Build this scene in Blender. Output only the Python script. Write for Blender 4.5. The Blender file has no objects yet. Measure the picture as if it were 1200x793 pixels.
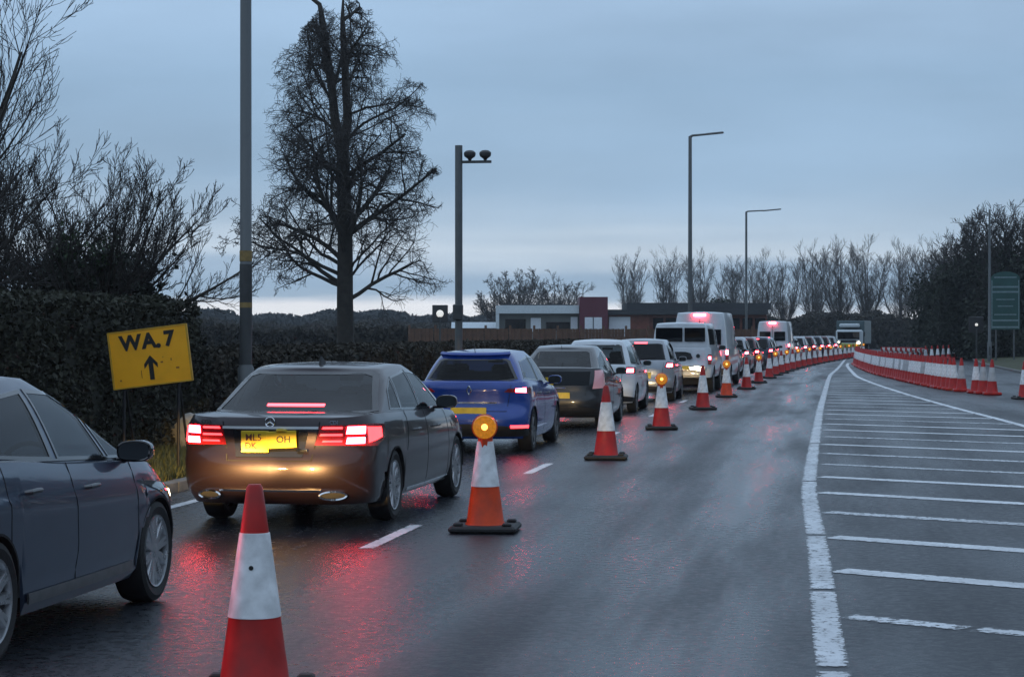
import bpy, math, random
import numpy as np
import bmesh
from mathutils import Vector, Matrix
PI = math.pi
S = bpy.context.scene
C = S.collection
R = math.radians
# ------------------------------------------------------------------ camera
YAW = R(8.588)
cam = bpy.data.cameras.new('camera'); co = bpy.data.objects.new('camera', cam); C.objects.link(co)
co.location = (0, 0, 1.7); co.rotation_euler = (R(90 - 0.105), 0, YAW)
cam.lens = 73.5; cam.sensor_width = 36; cam.clip_start = .1; cam.clip_end = 6000
S.camera = co
# ------------------------------------------------------------------ light
SUN_EL, SUN_ROT = R(4), R(215)
W = bpy.data.worlds.new('World'); S.world = W; W.use_nodes = True
nt = W.node_tree; nt.nodes.clear()
def wn(t, **k):
    n = nt.nodes.new(t)
    for a, b in k.items(): setattr(n, a, b)
    return n
out = wn('ShaderNodeOutputWorld'); bg = wn('ShaderNodeBackground')
sky = wn('ShaderNodeTexSky', sky_type='NISHITA'); sky.sun_disc = False; sky.sun_elevation = SUN_EL; sky.sun_rotation = SUN_ROT
tc = wn('ShaderNodeTexCoord'); sp = wn('ShaderNodeSeparateXYZ'); nt.links.new(tc.outputs['Generated'], sp.inputs[0])
mp = wn('ShaderNodeMapping'); mp.inputs['Scale'].default_value = (2.2, 2.2, 22); nt.links.new(tc.outputs['Generated'], mp.inputs[0])
no = wn('ShaderNodeTexNoise'); no.inputs['Scale'].default_value = 2.2; no.inputs['Detail'].default_value = 5; no.inputs['Roughness'].default_value = .5
nt.links.new(mp.outputs[0], no.inputs[0])
ma = wn('ShaderNodeMath', operation='MULTIPLY_ADD'); nt.links.new(no.outputs[0], ma.inputs[0]); ma.inputs[1].default_value = .034
ad = wn('ShaderNodeMath', operation='ADD'); nt.links.new(sp.outputs[2], ad.inputs[0]); ad.inputs[1].default_value = -.017
nt.links.new(ad.outputs[0], ma.inputs[2])
cr = wn('ShaderNodeValToRGB'); nt.links.new(ma.outputs[0], cr.inputs[0])
el = cr.color_ramp.elements
stops = [(0.0, (0.9, 0.92, 0.94)), (0.0125, (0.86, 0.88, 0.92)), (0.02, (0.321, 0.447, 0.586)), (0.03, (0.321, 0.447, 0.596)), (0.038, (0.568, 0.671, 0.778)), (0.05, (0.413, 0.539, 0.677)), (0.075, (0.31, 0.447, 0.606)), (0.119, (0.294, 0.438, 0.611)), (0.158, (0.341, 0.489, 0.677)), (0.4, (0.434, 0.57, 0.747)), (1.0, (0.517, 0.661, 0.858))]
el[0].position = 0; el[0].color = (*stops[0][1], 1); el[1].position = 1; el[1].color = (*stops[-1][1], 1)
for p, c in stops[1:-1]:
    e = el.new(p); e.color = (*c, 1)
# soft cloud mottling
no2 = wn('ShaderNodeTexNoise'); no2.inputs['Scale'].default_value = 3.0; no2.inputs['Detail'].default_value = 6
mp2 = wn('ShaderNodeMapping'); mp2.inputs['Scale'].default_value = (1.2, 1.2, 5); nt.links.new(tc.outputs['Generated'], mp2.inputs[0]); nt.links.new(mp2.outputs[0], no2.inputs[0])
mr = wn('ShaderNodeMapRange'); mr.inputs[1].default_value = .3; mr.inputs[2].default_value = .7; mr.inputs[3].default_value = .86; mr.inputs[4].default_value = 1.12
nt.links.new(no2.outputs[0], mr.inputs[0])
mul = wn('ShaderNodeVectorMath', operation='SCALE'); nt.links.new(cr.outputs[0], mul.inputs[0]); nt.links.new(mr.outputs[0], mul.inputs['Scale'])
sks = wn('ShaderNodeVectorMath', operation='SCALE'); nt.links.new(sky.outputs[0], sks.inputs[0]); sks.inputs['Scale'].default_value = .05
mx = wn('ShaderNodeMix', data_type='RGBA'); mx.inputs[0].default_value = .99
nt.links.new(sks.outputs[0], mx.inputs[6]); nt.links.new(mul.outputs[0], mx.inputs[7])
nt.links.new(mx.outputs[2], bg.inputs[0]); bg.inputs[1].default_value = 1.0
nt.links.new(bg.outputs[0], out.inputs[0])
sl = bpy.data.lights.new('sun', 'SUN'); sl.energy = .03; sl.angle = R(40); sl.color = (1, .93, .85)
so = bpy.data.objects.new('sun', sl); C.objects.link(so); so.rotation_euler = (R(80), 0, R(180 - 215))
S.view_settings.view_transform = 'Standard'; S.view_settings.look = 'None'; S.view_settings.exposure = .12; S.view_settings.gamma = 1
S.render.engine = 'CYCLES'; S.cycles.max_bounces = 6; S.cycles.diffuse_bounces = 2; S.cycles.glossy_bounces = 3; S.cycles.transparent_max_bounces = 8
S.cycles.sample_clamp_indirect = 4; S.cycles.use_denoising = True
# ------------------------------------------------------------------ materials
MATS = {}
def mat(name, col, rough=.6, metal=0, coat=0, emit=None, es=0, noise=0, nscale=8, bump=0, bscale=60, spec=None, rvar=0, tcoord='Object', stretch=None):
    if name in MATS: return MATS[name]
    m = bpy.data.materials.new(name); m.use_nodes = True; t = m.node_tree; b = t.nodes['Principled BSDF']
    b.inputs['Base Color'].default_value = (*col, 1); b.inputs['Roughness'].default_value = rough; b.inputs['Metallic'].default_value = metal
    b.inputs['Coat Weight'].default_value = coat; b.inputs['Coat Roughness'].default_value = .04
    if spec is not None: b.inputs['Specular IOR Level'].default_value = spec
    if emit: b.inputs['Emission Color'].default_value = (*emit, 1); b.inputs['Emission Strength'].default_value = es
    co_ = t.nodes.new('ShaderNodeTexCoord'); src = co_.outputs[tcoord]
    if stretch:
        q = t.nodes.new('ShaderNodeMapping'); q.inputs['Scale'].default_value = stretch; t.links.new(src, q.inputs[0]); src = q.outputs[0]
    if noise or rvar:
        n = t.nodes.new('ShaderNodeTexNoise'); n.inputs['Scale'].default_value = nscale; n.inputs['Detail'].default_value = 6; t.links.new(src, n.inputs[0])
        if noise:
            r = t.nodes.new('ShaderNodeMapRange'); r.inputs[1].default_value = .3; r.inputs[2].default_value = .7; r.inputs[3].default_value = 1 - noise; r.inputs[4].default_value = 1 + noise
            t.links.new(n.outputs[0], r.inputs[0]); v = t.nodes.new('ShaderNodeVectorMath'); v.operation = 'SCALE'; v.inputs[0].default_value = col
            t.links.new(r.outputs[0], v.inputs['Scale']); t.links.new(v.outputs[0], b.inputs['Base Color'])
        if rvar:
            r = t.nodes.new('ShaderNodeMapRange'); r.inputs[1].default_value = .35; r.inputs[2].default_value = .65; r.inputs[3].default_value = max(.03, rough - rvar); r.inputs[4].default_value = min(1, rough + rvar)
            t.links.new(n.outputs[0], r.inputs[0]); t.links.new(r.outputs[0], b.inputs['Roughness'])
    if bump:
        n = t.nodes.new('ShaderNodeTexNoise'); n.inputs['Scale'].default_value = bscale; n.inputs['Detail'].default_value = 3; t.links.new(src, n.inputs[0])
        u = t.nodes.new('ShaderNodeBump'); u.inputs['Strength'].default_value = bump; u.inputs['Distance'].default_value = .01; t.links.new(n.outputs[0], u.inputs['Height']); t.links.new(u.outputs[0], b.inputs['Normal'])
    MATS[name] = m; return m
def paint(name, col, metal=.0, rough=.35):
    return mat(name, col, rough, metal, coat=.8, noise=.08, nscale=3)
M_tyre = mat('tyre_rubber', (.012, .012, .013), .7, bump=.3, bscale=80)
M_alloy = mat('alloy', (.42, .43, .45), .32, .9, rvar=.08, nscale=9)
M_alloyd = mat('dark_alloy', (.14, .145, .15), .4, .8, rvar=.08, nscale=9)
M_blk = mat('black_plastic', (.014, .014, .016), .45, noise=.2, nscale=12)
M_gblk = mat('gloss_black_trim', (.012, .012, .014), .12, coat=.6)
M_glass = mat('tinted_glass', (.004, .005, .007), .03, spec=.28, noise=.3, nscale=2)
M_glassl = mat('clear_side_glass', (.016, .022, .028), .03, spec=.38, noise=.8, nscale=2.2)
M_rglass = mat('rear_screen_glass', (.006, .009, .012), .04, spec=.55, noise=.3, nscale=2)
M_mirr = mat('mirror_face', (.05, .06, .07), .08, .6)
M_chrome = mat('chrome', (.75, .76, .78), .1, 1, rvar=.04, nscale=20)
M_satin = mat('satin_chrome', (.80, .82, .84), .38, .7, noise=.06)
M_lensoff = mat('red_lens', (.22, .01, .015), .12, coat=1, noise=.2, nscale=20)
M_brake = mat('brake_light_lit', (.5, .02, .03), .2, emit=(1, .05, .075), es=45, noise=.2, nscale=30)
M_high = mat('high_brake_strip', (.5, .02, .03), .2, emit=(1, .06, .08), es=7)
M_tail = mat('tail_light_lit', (.5, .02, .03), .2, emit=(1, .03, .035), es=7, noise=.2, nscale=30)
M_pinkl = mat('hazy_lamp_lens', (.55, .33, .36), .15, coat=1, emit=(1, .35, .4), es=.10)
M_hlens = mat('headlight_lens', (.10, .11, .12), .08, coat=1, noise=.3, nscale=20)
M_head = mat('headlight_lit', (.8, .75, .6), .1, emit=(1, .86, .62), es=6)
M_plate = mat('yellow_plate', (.62, .42, .015), .35, noise=.12, nscale=14)
M_black = mat('black_print', (.01, .01, .01), .6, noise=.1)
M_redprint = mat('faded_red_print', (.10, .02, .01), .6, noise=.1)
M_dark = mat('underbody_dark', (.008, .008, .009), .9, noise=.2)
def see_through(name, tint, ior=1.32):
    m = bpy.data.materials.new(name); m.use_nodes = True; t = m.node_tree; t.nodes.remove(t.nodes['Principled BSDF']); L = t.links.new
    tr = t.nodes.new('ShaderNodeBsdfTransparent'); tr.inputs[0].default_value = (*tint, 1); gl = t.nodes.new('ShaderNodeBsdfGlossy'); gl.inputs['Roughness'].default_value = .03
    fr = t.nodes.new('ShaderNodeFresnel'); fr.inputs['IOR'].default_value = ior; mx = t.nodes.new('ShaderNodeMixShader')
    no_ = t.nodes.new('ShaderNodeTexNoise'); no_.inputs['Scale'].default_value = 1.6; co_ = t.nodes.new('ShaderNodeTexCoord'); L(co_.outputs['Object'], no_.inputs[0])
    bu = t.nodes.new('ShaderNodeBump'); bu.inputs['Strength'].default_value = .12; bu.inputs['Distance'].default_value = .02; L(no_.outputs[0], bu.inputs['Height']); L(bu.outputs[0], gl.inputs['Normal'])
    L(fr.outputs[0], mx.inputs[0]); L(tr.outputs[0], mx.inputs[1]); L(gl.outputs[0], mx.inputs[2]); L(mx.outputs[0], t.nodes['Material Output'].inputs[0]); return m
M_win = see_through('window_glass', (.62, .68, .68)); M_wind = see_through('privacy_glass', (.22, .24, .25))
M_wrear = see_through('rear_screen', (.30, .36, .40), 1.5)
M_seat = mat('seat_fabric', (.018, .018, .020), .85, noise=.3, nscale=12)
# ------------------------------------------------------------------ helpers
def tag(o, label=None, cat=None, group=None, kind=None):
    if label: o['label'] = label
    if cat: o['category'] = cat
    if group: o['group'] = group
    if kind: o['kind'] = kind
    return o
def empty(name, loc=(0, 0, 0), rz=0, **k):
    o = bpy.data.objects.new(name, None); o.location = loc; o.rotation_euler = (0, 0, rz); o.empty_display_size = .2
    C.objects.link(o); return tag(o, **k)
class MB:
    def __init__(s): s.v = []; s.f = []; s.mi = []; s.cur = 0
    def add(s, vs, fs):
        b = len(s.v); s.v += [tuple(p) for p in vs]
        for f in fs: s.f.append([i + b for i in f]); s.mi.append(s.cur)
        return s
    def box(s, c, d, rz=0, rx=0, ry=0, bev=0):
        x, y, z = d[0] / 2, d[1] / 2, d[2] / 2
        if bev:
            b = min(bev, x * .9, y * .9, z * .9); vs = []
            prof = [(-z, b), (-z + b, 0), (z - b, 0), (z, b)]
            for zz, i in prof:
                for (ux, uy) in ((x - i, y - i - b * .0), ):
                    bb = b
                    vs += [(ux - bb, -uy, zz), (ux, -uy + bb, zz), (ux, uy - bb, zz), (ux - bb, uy, zz), (-ux + bb, uy, zz), (-ux, uy - bb, zz), (-ux, -uy + bb, zz), (-ux + bb, -uy, zz)]
            fs = [list(range(7, -1, -1)), list(range(24, 32))]
            for k in range(3):
                for i in range(8): j = (i + 1) % 8; fs.append([k * 8 + i, k * 8 + j, k * 8 + 8 + j, k * 8 + 8 + i])
        else:
            vs = [(a, b_, e) for e in (-z, z) for (a, b_) in ((-x, -y), (x, -y), (x, y), (-x, y))]
            fs = [[3, 2, 1, 0], [4, 5, 6, 7], [0, 1, 5, 4], [1, 2, 6, 5], [2, 3, 7, 6], [3, 0, 4, 7]]
        if rz or rx or ry:
            m = Matrix.Rotation(rz, 3, 'Z') @ Matrix.Rotation(ry, 3, 'Y') @ Matrix.Rotation(rx, 3, 'X'); vs = [m @ Vector(p) for p in vs]
        return s.add([(p[0] + c[0], p[1] + c[1], p[2] + c[2]) for p in vs], fs)
    def tube(s, pts, rad, n=8, cap=True):
        pts = [Vector(p) for p in pts]; rad = rad if isinstance(rad, (list, tuple)) else [rad] * len(pts)
        b = len(s.v); d0 = (pts[1] - pts[0]).normalized(); up = Vector((0, 0, 1)) if abs(d0.z) < .9 else Vector((1, 0, 0))
        u = d0.cross(up).normalized()
        for i, p in enumerate(pts):
            d = (pts[min(i + 1, len(pts) - 1)] - pts[max(i - 1, 0)]).normalized()
            u = (u - d * u.dot(d)).normalized(); w = d.cross(u)
            for k in range(n):
                a = 2 * PI * k / n; q = p + (u * math.cos(a) + w * math.sin(a)) * rad[i]; s.v.append(tuple(q))
        for i in range(len(pts) - 1):
            for k in range(n):
                s.f.append([b + i * n + k, b + i * n + (k + 1) % n, b + (i + 1) * n + (k + 1) % n, b + (i + 1) * n + k]); s.mi.append(s.cur)
        if cap:
            s.f.append([b + k for k in range(n - 1, -1, -1)]); s.f.append([b + (len(pts) - 1) * n + k for k in range(n)]); s.mi += [s.cur] * 2
        return s
    def lathe(s, prof, c=(0, 0, 0), axis='z', n=24, closed=False):
        vs = []
        for (r, h) in prof:
            for k in range(n):
                a = 2 * PI * k / n; x, y = r * math.cos(a), r * math.sin(a)
                p = (x, y, h) if axis == 'z' else ((h, x, y) if axis == 'x' else (x, h, y))
                vs.append((p[0] + c[0], p[1] + c[1], p[2] + c[2]))
        fs = []
        m = len(prof)
        for i in range(m if closed else m - 1):
            i2 = (i + 1) % m
            for k in range(n):
                f = [i * n + k, i * n + (k + 1) % n, i2 * n + (k + 1) % n, i2 * n + k]
                fs.append(f[::-1] if axis == 'y' else f)
        if not closed:
            fs.append(list(range(n - 1, -1, -1))); fs.append([(m - 1) * n + k for k in range(n)])
        return s.add(vs, fs)
    def grid(s, P, flip=False):
        n, m = len(P), len(P[0]); vs = [p for r in P for p in r]; fs = []
        for i in range(n - 1):
            for j in range(m - 1):
                f = [i * m + j, i * m + j + 1, (i + 1) * m + j + 1, (i + 1) * m + j]; fs.append(f[::-1] if flip else f)
        return s.add(vs, fs)
    def mesh(s, name, mats, smooth=True, angle=35):
        me = bpy.data.meshes.new(name); me.from_pydata(s.v, [], s.f); me.validate()
        for m in (mats if isinstance(mats, (list, tuple)) else [mats]): me.materials.append(m)
        if len(me.materials) > 1 and len(s.mi) == len(me.polygons): me.polygons.foreach_set('material_index', s.mi)
        if smooth:
            me.shade_smooth()
            try: me.set_sharp_from_angle(angle=R(angle))
            except Exception: pass
        me.update(); return me
    def build(s, name, mats, parent=None, smooth=True, angle=35, loc=None, **k):
        o = bpy.data.objects.new(name, s.mesh(name, mats, smooth, angle)); C.objects.link(o)
        if parent: o.parent = parent
        if loc: o.location = loc
        return tag(o, **k)
def link(name, me, parent=None, loc=None, rz=None, **k):
    o = bpy.data.objects.new(name, me); C.objects.link(o)
    if parent: o.parent = parent
    if loc: o.location = loc
    if rz is not None: o.rotation_euler = (0, 0, rz)
    return tag(o, **k)
def copy_tree(o, parent=None):
    c = o.copy(); C.objects.link(c); c.parent = parent
    for ch in list(o.children): copy_tree(ch, c)
    return c
def text(name, s, size, m, parent, loc, rot=(R(90), 0, 0), depth=.001, off=0, ax='CENTER'):
    cu = bpy.data.curves.new(name, 'FONT'); cu.body = s; cu.size = size; cu.extrude = depth; cu.offset = off; cu.align_x = ax; cu.align_y = 'CENTER'; cu.resolution_u = 3
    cu.materials.append(m); o = bpy.data.objects.new(name, cu); C.objects.link(o); me = bpy.data.meshes.new_from_object(o); bpy.data.objects.remove(o); o = bpy.data.objects.new(name, me); C.objects.link(o)
    o.location = loc; o.rotation_euler = rot; o.parent = parent; return o
def interp(tab):
    xs = [a for a, b in tab]; ys = [b for a, b in tab]; n = len(xs)
    d = [(ys[i + 1] - ys[i]) / (xs[i + 1] - xs[i]) for i in range(n - 1)]
    m = [d[0]] + [0 if d[i - 1] * d[i] <= 0 else 2 * d[i - 1] * d[i] / (d[i - 1] + d[i]) for i in range(1, n - 1)] + [d[-1]]
    def f(x):
        if x <= xs[0]: return ys[0]
        if x >= xs[-1]: return ys[-1]
        i = 0
        while x > xs[i + 1]: i += 1
        h = xs[i + 1] - xs[i]; t = (x - xs[i]) / h
        return (2 * t**3 - 3 * t * t + 1) * ys[i] + (t**3 - 2 * t * t + t) * h * m[i] + (-2 * t**3 + 3 * t * t) * ys[i + 1] + (t**3 - t * t) * h * m[i + 1]
    return f
def np_mesh(name, V, F, mats):   # F: (n,k) int array
    me = bpy.data.meshes.new(name); n, k = F.shape
    me.vertices.add(len(V)); me.vertices.foreach_set('co', V.astype(np.float32).ravel())
    me.loops.add(n * k); me.loops.foreach_set('vertex_index', F.astype(np.int32).ravel())
    me.polygons.add(n); me.polygons.foreach_set('loop_start', np.arange(0, n * k, k, dtype=np.int32))
    try: me.polygons.foreach_set('loop_total', np.full(n, k, dtype=np.int32))
    except Exception: pass
    for m in (mats if isinstance(mats, (list, tuple)) else [mats]): me.materials.append(m)
    me.update(); me.validate(); return me
def leaves(P, size, rng, aspect=.6, flat=0):
    n = len(P); a = rng.normal(size=(n, 3)); a[:, 2] *= (1 - flat); a /= np.linalg.norm(a, axis=1)[:, None]
    b = rng.normal(size=(n, 3)); b -= a * (a * b).sum(1)[:, None]; b /= np.linalg.norm(b, axis=1)[:, None]
    s = size * rng.uniform(.6, 1.4, n)[:, None]
    V = np.stack([P - a * s, P + b * s * aspect, P + a * s, P - b * s * aspect], 1).reshape(-1, 3)
    return V, np.arange(4 * n).reshape(n, 4)
def at(px, D, z=0):    # bearing and distance from the viewpoint to a ground position
    l = (px - 600) / 2450 * D; return (-D * math.sin(YAW) + l * math.cos(YAW), D * math.cos(YAW) + l * math.sin(YAW), z)
def bend(y):
    if y < 60: return 0.
    if y < 132: return 2.6 * ((y - 60) / 72)**2
    return 2.6 + (y - 132) * .0722
# ------------------------------------------------------------------ ground, roads, markings
M_grass = mat('field_grass', (.035, .05, .02), .9, noise=.35, nscale=.15, bump=.4, bscale=3)
def asphalt():
    m = bpy.data.materials.new('wet_asphalt'); m.use_nodes = True; t = m.node_tree; b = t.nodes['Principled BSDF']; b.inputs['Specular IOR Level'].default_value = .42
    N = lambda ty: t.nodes.new(ty); L = t.links.new
    tc = N('ShaderNodeTexCoord')
    def noise(sc, det, mapping=None, rough=.5):
        n = N('ShaderNodeTexNoise'); n.inputs['Scale'].default_value = sc; n.inputs['Detail'].default_value = det; n.inputs['Roughness'].default_value = rough
        if mapping:
            q = N('ShaderNodeMapping'); q.inputs['Scale'].default_value = mapping; L(tc.outputs['Object'], q.inputs[0]); L(q.outputs[0], n.inputs[0])
        else: L(tc.outputs['Object'], n.inputs[0])
        return n.outputs[0]
    def mr(src, a, b_, c, d):
        r = N('ShaderNodeMapRange'); r.inputs[1].default_value = a; r.inputs[2].default_value = b_; r.inputs[3].default_value = c; r.inputs[4].default_value = d; L(src, r.inputs[0]); return r.outputs[0]
    def mth(op, a, b_):
        n = N('ShaderNodeMath'); n.operation = op
        for i, q in enumerate((a, b_)):
            if isinstance(q, float): n.inputs[i].default_value = q
            else: L(q, n.inputs[i])
        return n.outputs[0]
    grain = noise(13, 5, None, .75); streak = noise(1.0, 4, (1.3, .10, 1)); patch = noise(.35, 5, (1, .5, 1)); agg = noise(48, 3, None, .7); agg2 = noise(24, 4, None, .6)
    wet = mth('ADD', mth('MULTIPLY', streak, .55), mth('MULTIPLY', patch, .45))
    sx = N('ShaderNodeSeparateXYZ'); L(tc.outputs['Object'], sx.inputs[0])
    def track(x0, w):
        d = mth('ABSOLUTE', mth('ADD', sx.outputs[0], -x0), 0.0); return mr(d, 0.0, w, 1.0, 0.0)
    tr = mth('MULTIPLY', mth('ADD', track(-.85, .9), mth('MULTIPLY', track(-2.3, .5), .35)), mr(streak, .35, .6, .25, 1.0))
    rough = mth('ADD', mth('ADD', mr(wet, .38, .62, .50, .28), mr(grain, .35, .65, -.10, .12)), mth('ADD', mth('MULTIPLY', tr, -.30), mth('MULTIPLY', track(-4.8, 2.9), -.19)))
    L(rough, b.inputs['Roughness']); calm = mth('MAXIMUM', mth('MULTIPLY', tr, 1.0), mth('MULTIPLY', track(-4.8, 2.9), .75)); bstr = mr(calm, 0.0, 1.0, .52, .08); L(mr(calm, 0.0, 1.0, .30, .75), b.inputs['Specular IOR Level'])
    cr = N('ShaderNodeValToRGB'); L(mth('ADD', mth('MULTIPLY', grain, .7), mth('MULTIPLY', agg, .3)), cr.inputs[0]); cr.color_ramp.elements[0].position = .38; cr.color_ramp.elements[0].color = (.004, .005, .007, 1)
    cr.color_ramp.elements[1].position = .66; cr.color_ramp.elements[1].color = (.046, .054, .068, 1)
    sc = N('ShaderNodeVectorMath'); sc.operation = 'SCALE'; L(cr.outputs[0], sc.inputs[0]); L(mr(patch, .3, .7, .75, 1.25), sc.inputs['Scale']); L(sc.outputs[0], b.inputs['Base Color'])
    bu = N('ShaderNodeBump'); bu.inputs['Strength'].default_value = .6; bu.inputs['Distance'].default_value = .012; L(mth('ADD', agg, mth('ADD', agg2, grain)), bu.inputs['Height']); L(bstr, bu.inputs['Strength']); L(bu.outputs[0], b.inputs['Normal'])
    return m
M_road = asphalt()
redge = interp([(-30, 8.2), (60, 8.2), (110, 8.45), (140, 9.4), (180, 14), (220, 20), (300, 32)])
g = MB(); g.grid([[(x, y, -.02) for y in (-60, 60, 200, 500, 900)] for x in (-700, -300, -60, 60, 300, 700)], flip=True)
g.build('ground', M_grass, smooth=False, kind='structure')
XL, XR = -6.95, 8.2
ys = [-30, 0, 20, 40, 60] + list(range(68, 140, 6)) + [150, 180, 220, 300]
g = MB(); g.grid([[(XL + bend(y), y, .0) for y in ys], [(redge(y), y, .0) for y in ys]], flip=True)
g.build('road', M_road, smooth=False, kind='structure')
# kerbs
M_kerb = mat('concrete_kerb', (.16, .16, .155), .8, noise=.3, nscale=5, bump=.3)
for nm, xx, sg, y0, n_ in (('kerb', XL, -1, 4, 150), ('kerb', XR, 1, 40, 110)):
    k = empty(nm, (0, 0, 0), kind='structure')
    me = {}
    for i in range(n_):
        y = y0 + i * .915; a = bend(y) if sg < 0 else redge(y) - XR
        if not me: me['m'] = MB().box((0, 0, 0), (.14, .905, .22), bev=.012).mesh('kerb_stone', M_kerb, smooth=False)
        sl_ = ((bend(y + .9) - bend(y)) if sg < 0 else (redge(y + .9) - redge(y))) / .9
        link('kerb_stone', me['m'], k, (xx + a + sg * .07, y, .005), -sl_)
# verges
rng = np.random.default_rng(3)
M_field = mat('pale_field', (.05, .056, .032), .9, noise=.25, nscale=.05)
g = MB(); g.grid([[(-13.5 - k * .02, 70 + k, -.01 + 1.5 * (k / 300)**1.0 if k else -.03) for k in (0, 40, 120, 200, 300, 420)], [(-300, 70 + k, 1.5 * (k / 300) if k else -.03) for k in (0, 40, 120, 200, 300, 420)]], flip=False)
g.build('field', M_field, smooth=False, kind='structure')
M_verge = mat('verge_grass', (.045, .05, .018), .9, noise=.4, nscale=1.2, bump=.5, bscale=14)
M_blade = mat('grass_blades', (.10, .11, .035), .7, noise=.5, nscale=.8)
g = MB(); g.grid([[(XL - .14 + bend(y), y, .10) for y in ys], [(-9.6 + bend(y), y, .16) for y in ys], [(-13 + bend(y), y, -.01) for y in ys]])
g.build('verge', M_verge, smooth=False, kind='structure')
g = MB(); yv = [y for y in ys if y >= 40]
g.grid([[(redge(y) + .14, y, .10) for y in yv], [(redge(y) + 7, y, .5) for y in yv], [(XR + 30 + bend(y), y, -.01) for y in yv]], flip=True)
g.build('verge', M_verge, smooth=False, kind='structure')
def blades(n, fx, fy, h):
    x = fx(n); y = fy(n); z = np.full(n, .1); a = rng.uniform(0, 2 * PI, n); w = .006 + .006 * rng.random(n); hh = h * rng.uniform(.4, 1.3, n)
    lx = rng.normal(0, .4, n) * hh; ly = rng.normal(0, .4, n) * hh
    V = np.stack([np.stack([x - w * np.cos(a), y - w * np.sin(a), z], 1), np.stack([x + w * np.cos(a), y + w * np.sin(a), z], 1), np.stack([x + lx, y + ly, z + hh], 1)], 1).reshape(-1, 3)
    return V, np.arange(3 * n).reshape(n, 3)
V, F = blades(90000, lambda n: rng.uniform(-9.6, XL - .16, n), lambda n: 8 + 55 * rng.random(n)**1.3, .13)
link('verge_grass', np_mesh('verge_grass', V, F, M_blade), label='rough grass growing on the left roadside verge', kind='stuff')
# markings
def markmat(name, col, wear=.5):
    m = bpy.data.materials.new(name); m.use_nodes = True; t = m.node_tree; b = t.nodes['Principled BSDF']; L = t.links.new
    tc = t.nodes.new('ShaderNodeTexCoord'); n = t.nodes.new('ShaderNodeTexNoise'); n.inputs['Scale'].default_value = 14; n.inputs['Detail'].default_value = 8; n.inputs['Roughness'].default_value = .75; L(tc.outputs['Object'], n.inputs[0])
    at_ = t.nodes.new('ShaderNodeAttribute'); at_.attribute_name = 'edge'
    pw = t.nodes.new('ShaderNodeMath'); pw.operation = 'POWER'; L(at_.outputs['Fac'], pw.inputs[0]); pw.inputs[1].default_value = 4
    ms = t.nodes.new('ShaderNodeMath'); ms.operation = 'MULTIPLY_ADD'; L(pw.outputs[0], ms.inputs[0]); ms.inputs[1].default_value = -.16; L(n.outputs[0], ms.inputs[2])
    al = t.nodes.new('ShaderNodeMapRange'); al.inputs[1].default_value = wear - .05; al.inputs[2].default_value = wear + .01; al.inputs[3].default_value = .12; L(ms.outputs[0], al.inputs[0]); L(al.outputs[0], b.inputs['Alpha'])
    cr = t.nodes.new('ShaderNodeValToRGB'); L(n.outputs[0], cr.inputs[0]); e = cr.color_ramp.elements
    e[0].position = .40; e[0].color = (col[0] * .7, col[1] * .7, col[2] * .7, 1); e[1].position = .52; e[1].color = (*col, 1)
    n2 = t.nodes.new('ShaderNodeTexNoise'); n2.inputs['Scale'].default_value = 1.1; n2.inputs['Detail'].default_value = 4; L(tc.outputs['Object'], n2.inputs[0])
    mr = t.nodes.new('ShaderNodeMapRange'); mr.inputs[1].default_value = .3; mr.inputs[2].default_value = .7; mr.inputs[3].default_value = .7; mr.inputs[4].default_value = 1.15; L(n2.outputs[0], mr.inputs[0])
    v = t.nodes.new('ShaderNodeVectorMath'); v.operation = 'SCALE'; L(cr.outputs[0], v.inputs[0]); L(mr.outputs[0], v.inputs['Scale'])
    L(v.outputs[0], b.inputs['Base Color']); b.inputs['Roughness'].default_value = .45
    n3 = t.nodes.new('ShaderNodeTexNoise'); n3.inputs['Scale'].default_value = 60; L(tc.outputs['Object'], n3.inputs[0])
    bu = t.nodes.new('ShaderNodeBump'); bu.inputs['Strength'].default_value = .4; bu.inputs['Distance'].default_value = .006; L(n3.outputs[0], bu.inputs['Height']); L(bu.outputs[0], b.inputs['Normal'])
    return m
M_line = markmat('white_road_paint', (.76, .79, .82), .37)
M_bline = markmat('boundary_road_paint', (.66, .69, .72), .43)
M_line2 = markmat('worn_white_road_paint', (.62, .65, .68), .46)
def stripline(pts, w, z, jit=.0, step=.5):
    """strip along pts: seven rows across, for wear that eats in from the edges"""
    P = []
    for (a, b) in zip(pts[:-1], pts[1:]):
        L_ = math.dist(a, b); n = max(1, int(L_ / step))
        P += [(a[0] + (b[0] - a[0]) * i / n, a[1] + (b[1] - a[1]) * i / n) for i in range(n)]
    P.append(pts[-1]); rows = [[] for _ in range(7)]; wob = 0
    for i, p in enumerate(P):
        a, b = P[max(0, i - 1)], P[min(len(P) - 1, i + 1)]; d = math.dist(a, b); nx, ny = (b[1] - a[1]) / d, -(b[0] - a[0]) / d
        wob = wob * .7 + random.uniform(-jit, jit) * .5
        for k in range(7):
            u = (k / 3 - 1) * w / 2 + wob; rows[k].append((p[0] + nx * u, p[1] + ny * u, z))
    return rows
def marking(name, pts, w, m, jit=.0, step=.5, pieces=None):
    g = MB(); ed = []
    for q in (pieces or [pts]):
        P = stripline(q, w, .004, jit, step); g.grid(P); n = len(P[0])
        ed += [max(abs(k / 3 - 1), 1.0 if i in (0, n - 1) else 0) for k in range(7) for i in range(n)]
    o = g.build(name, m, smooth=False, kind='structure'); at_ = o.data.attributes.new('edge', 'FLOAT', 'POINT'); at_.data.foreach_set('value', ed); return o
random.seed(5)
lx = interp([(-5, .35), (5, .2), (10.5, .03), (17, -.08), (24.4, -.21), (45, -.18), (60, -.1), (88, .1), (104, .45), (149, 1.25)])
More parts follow.
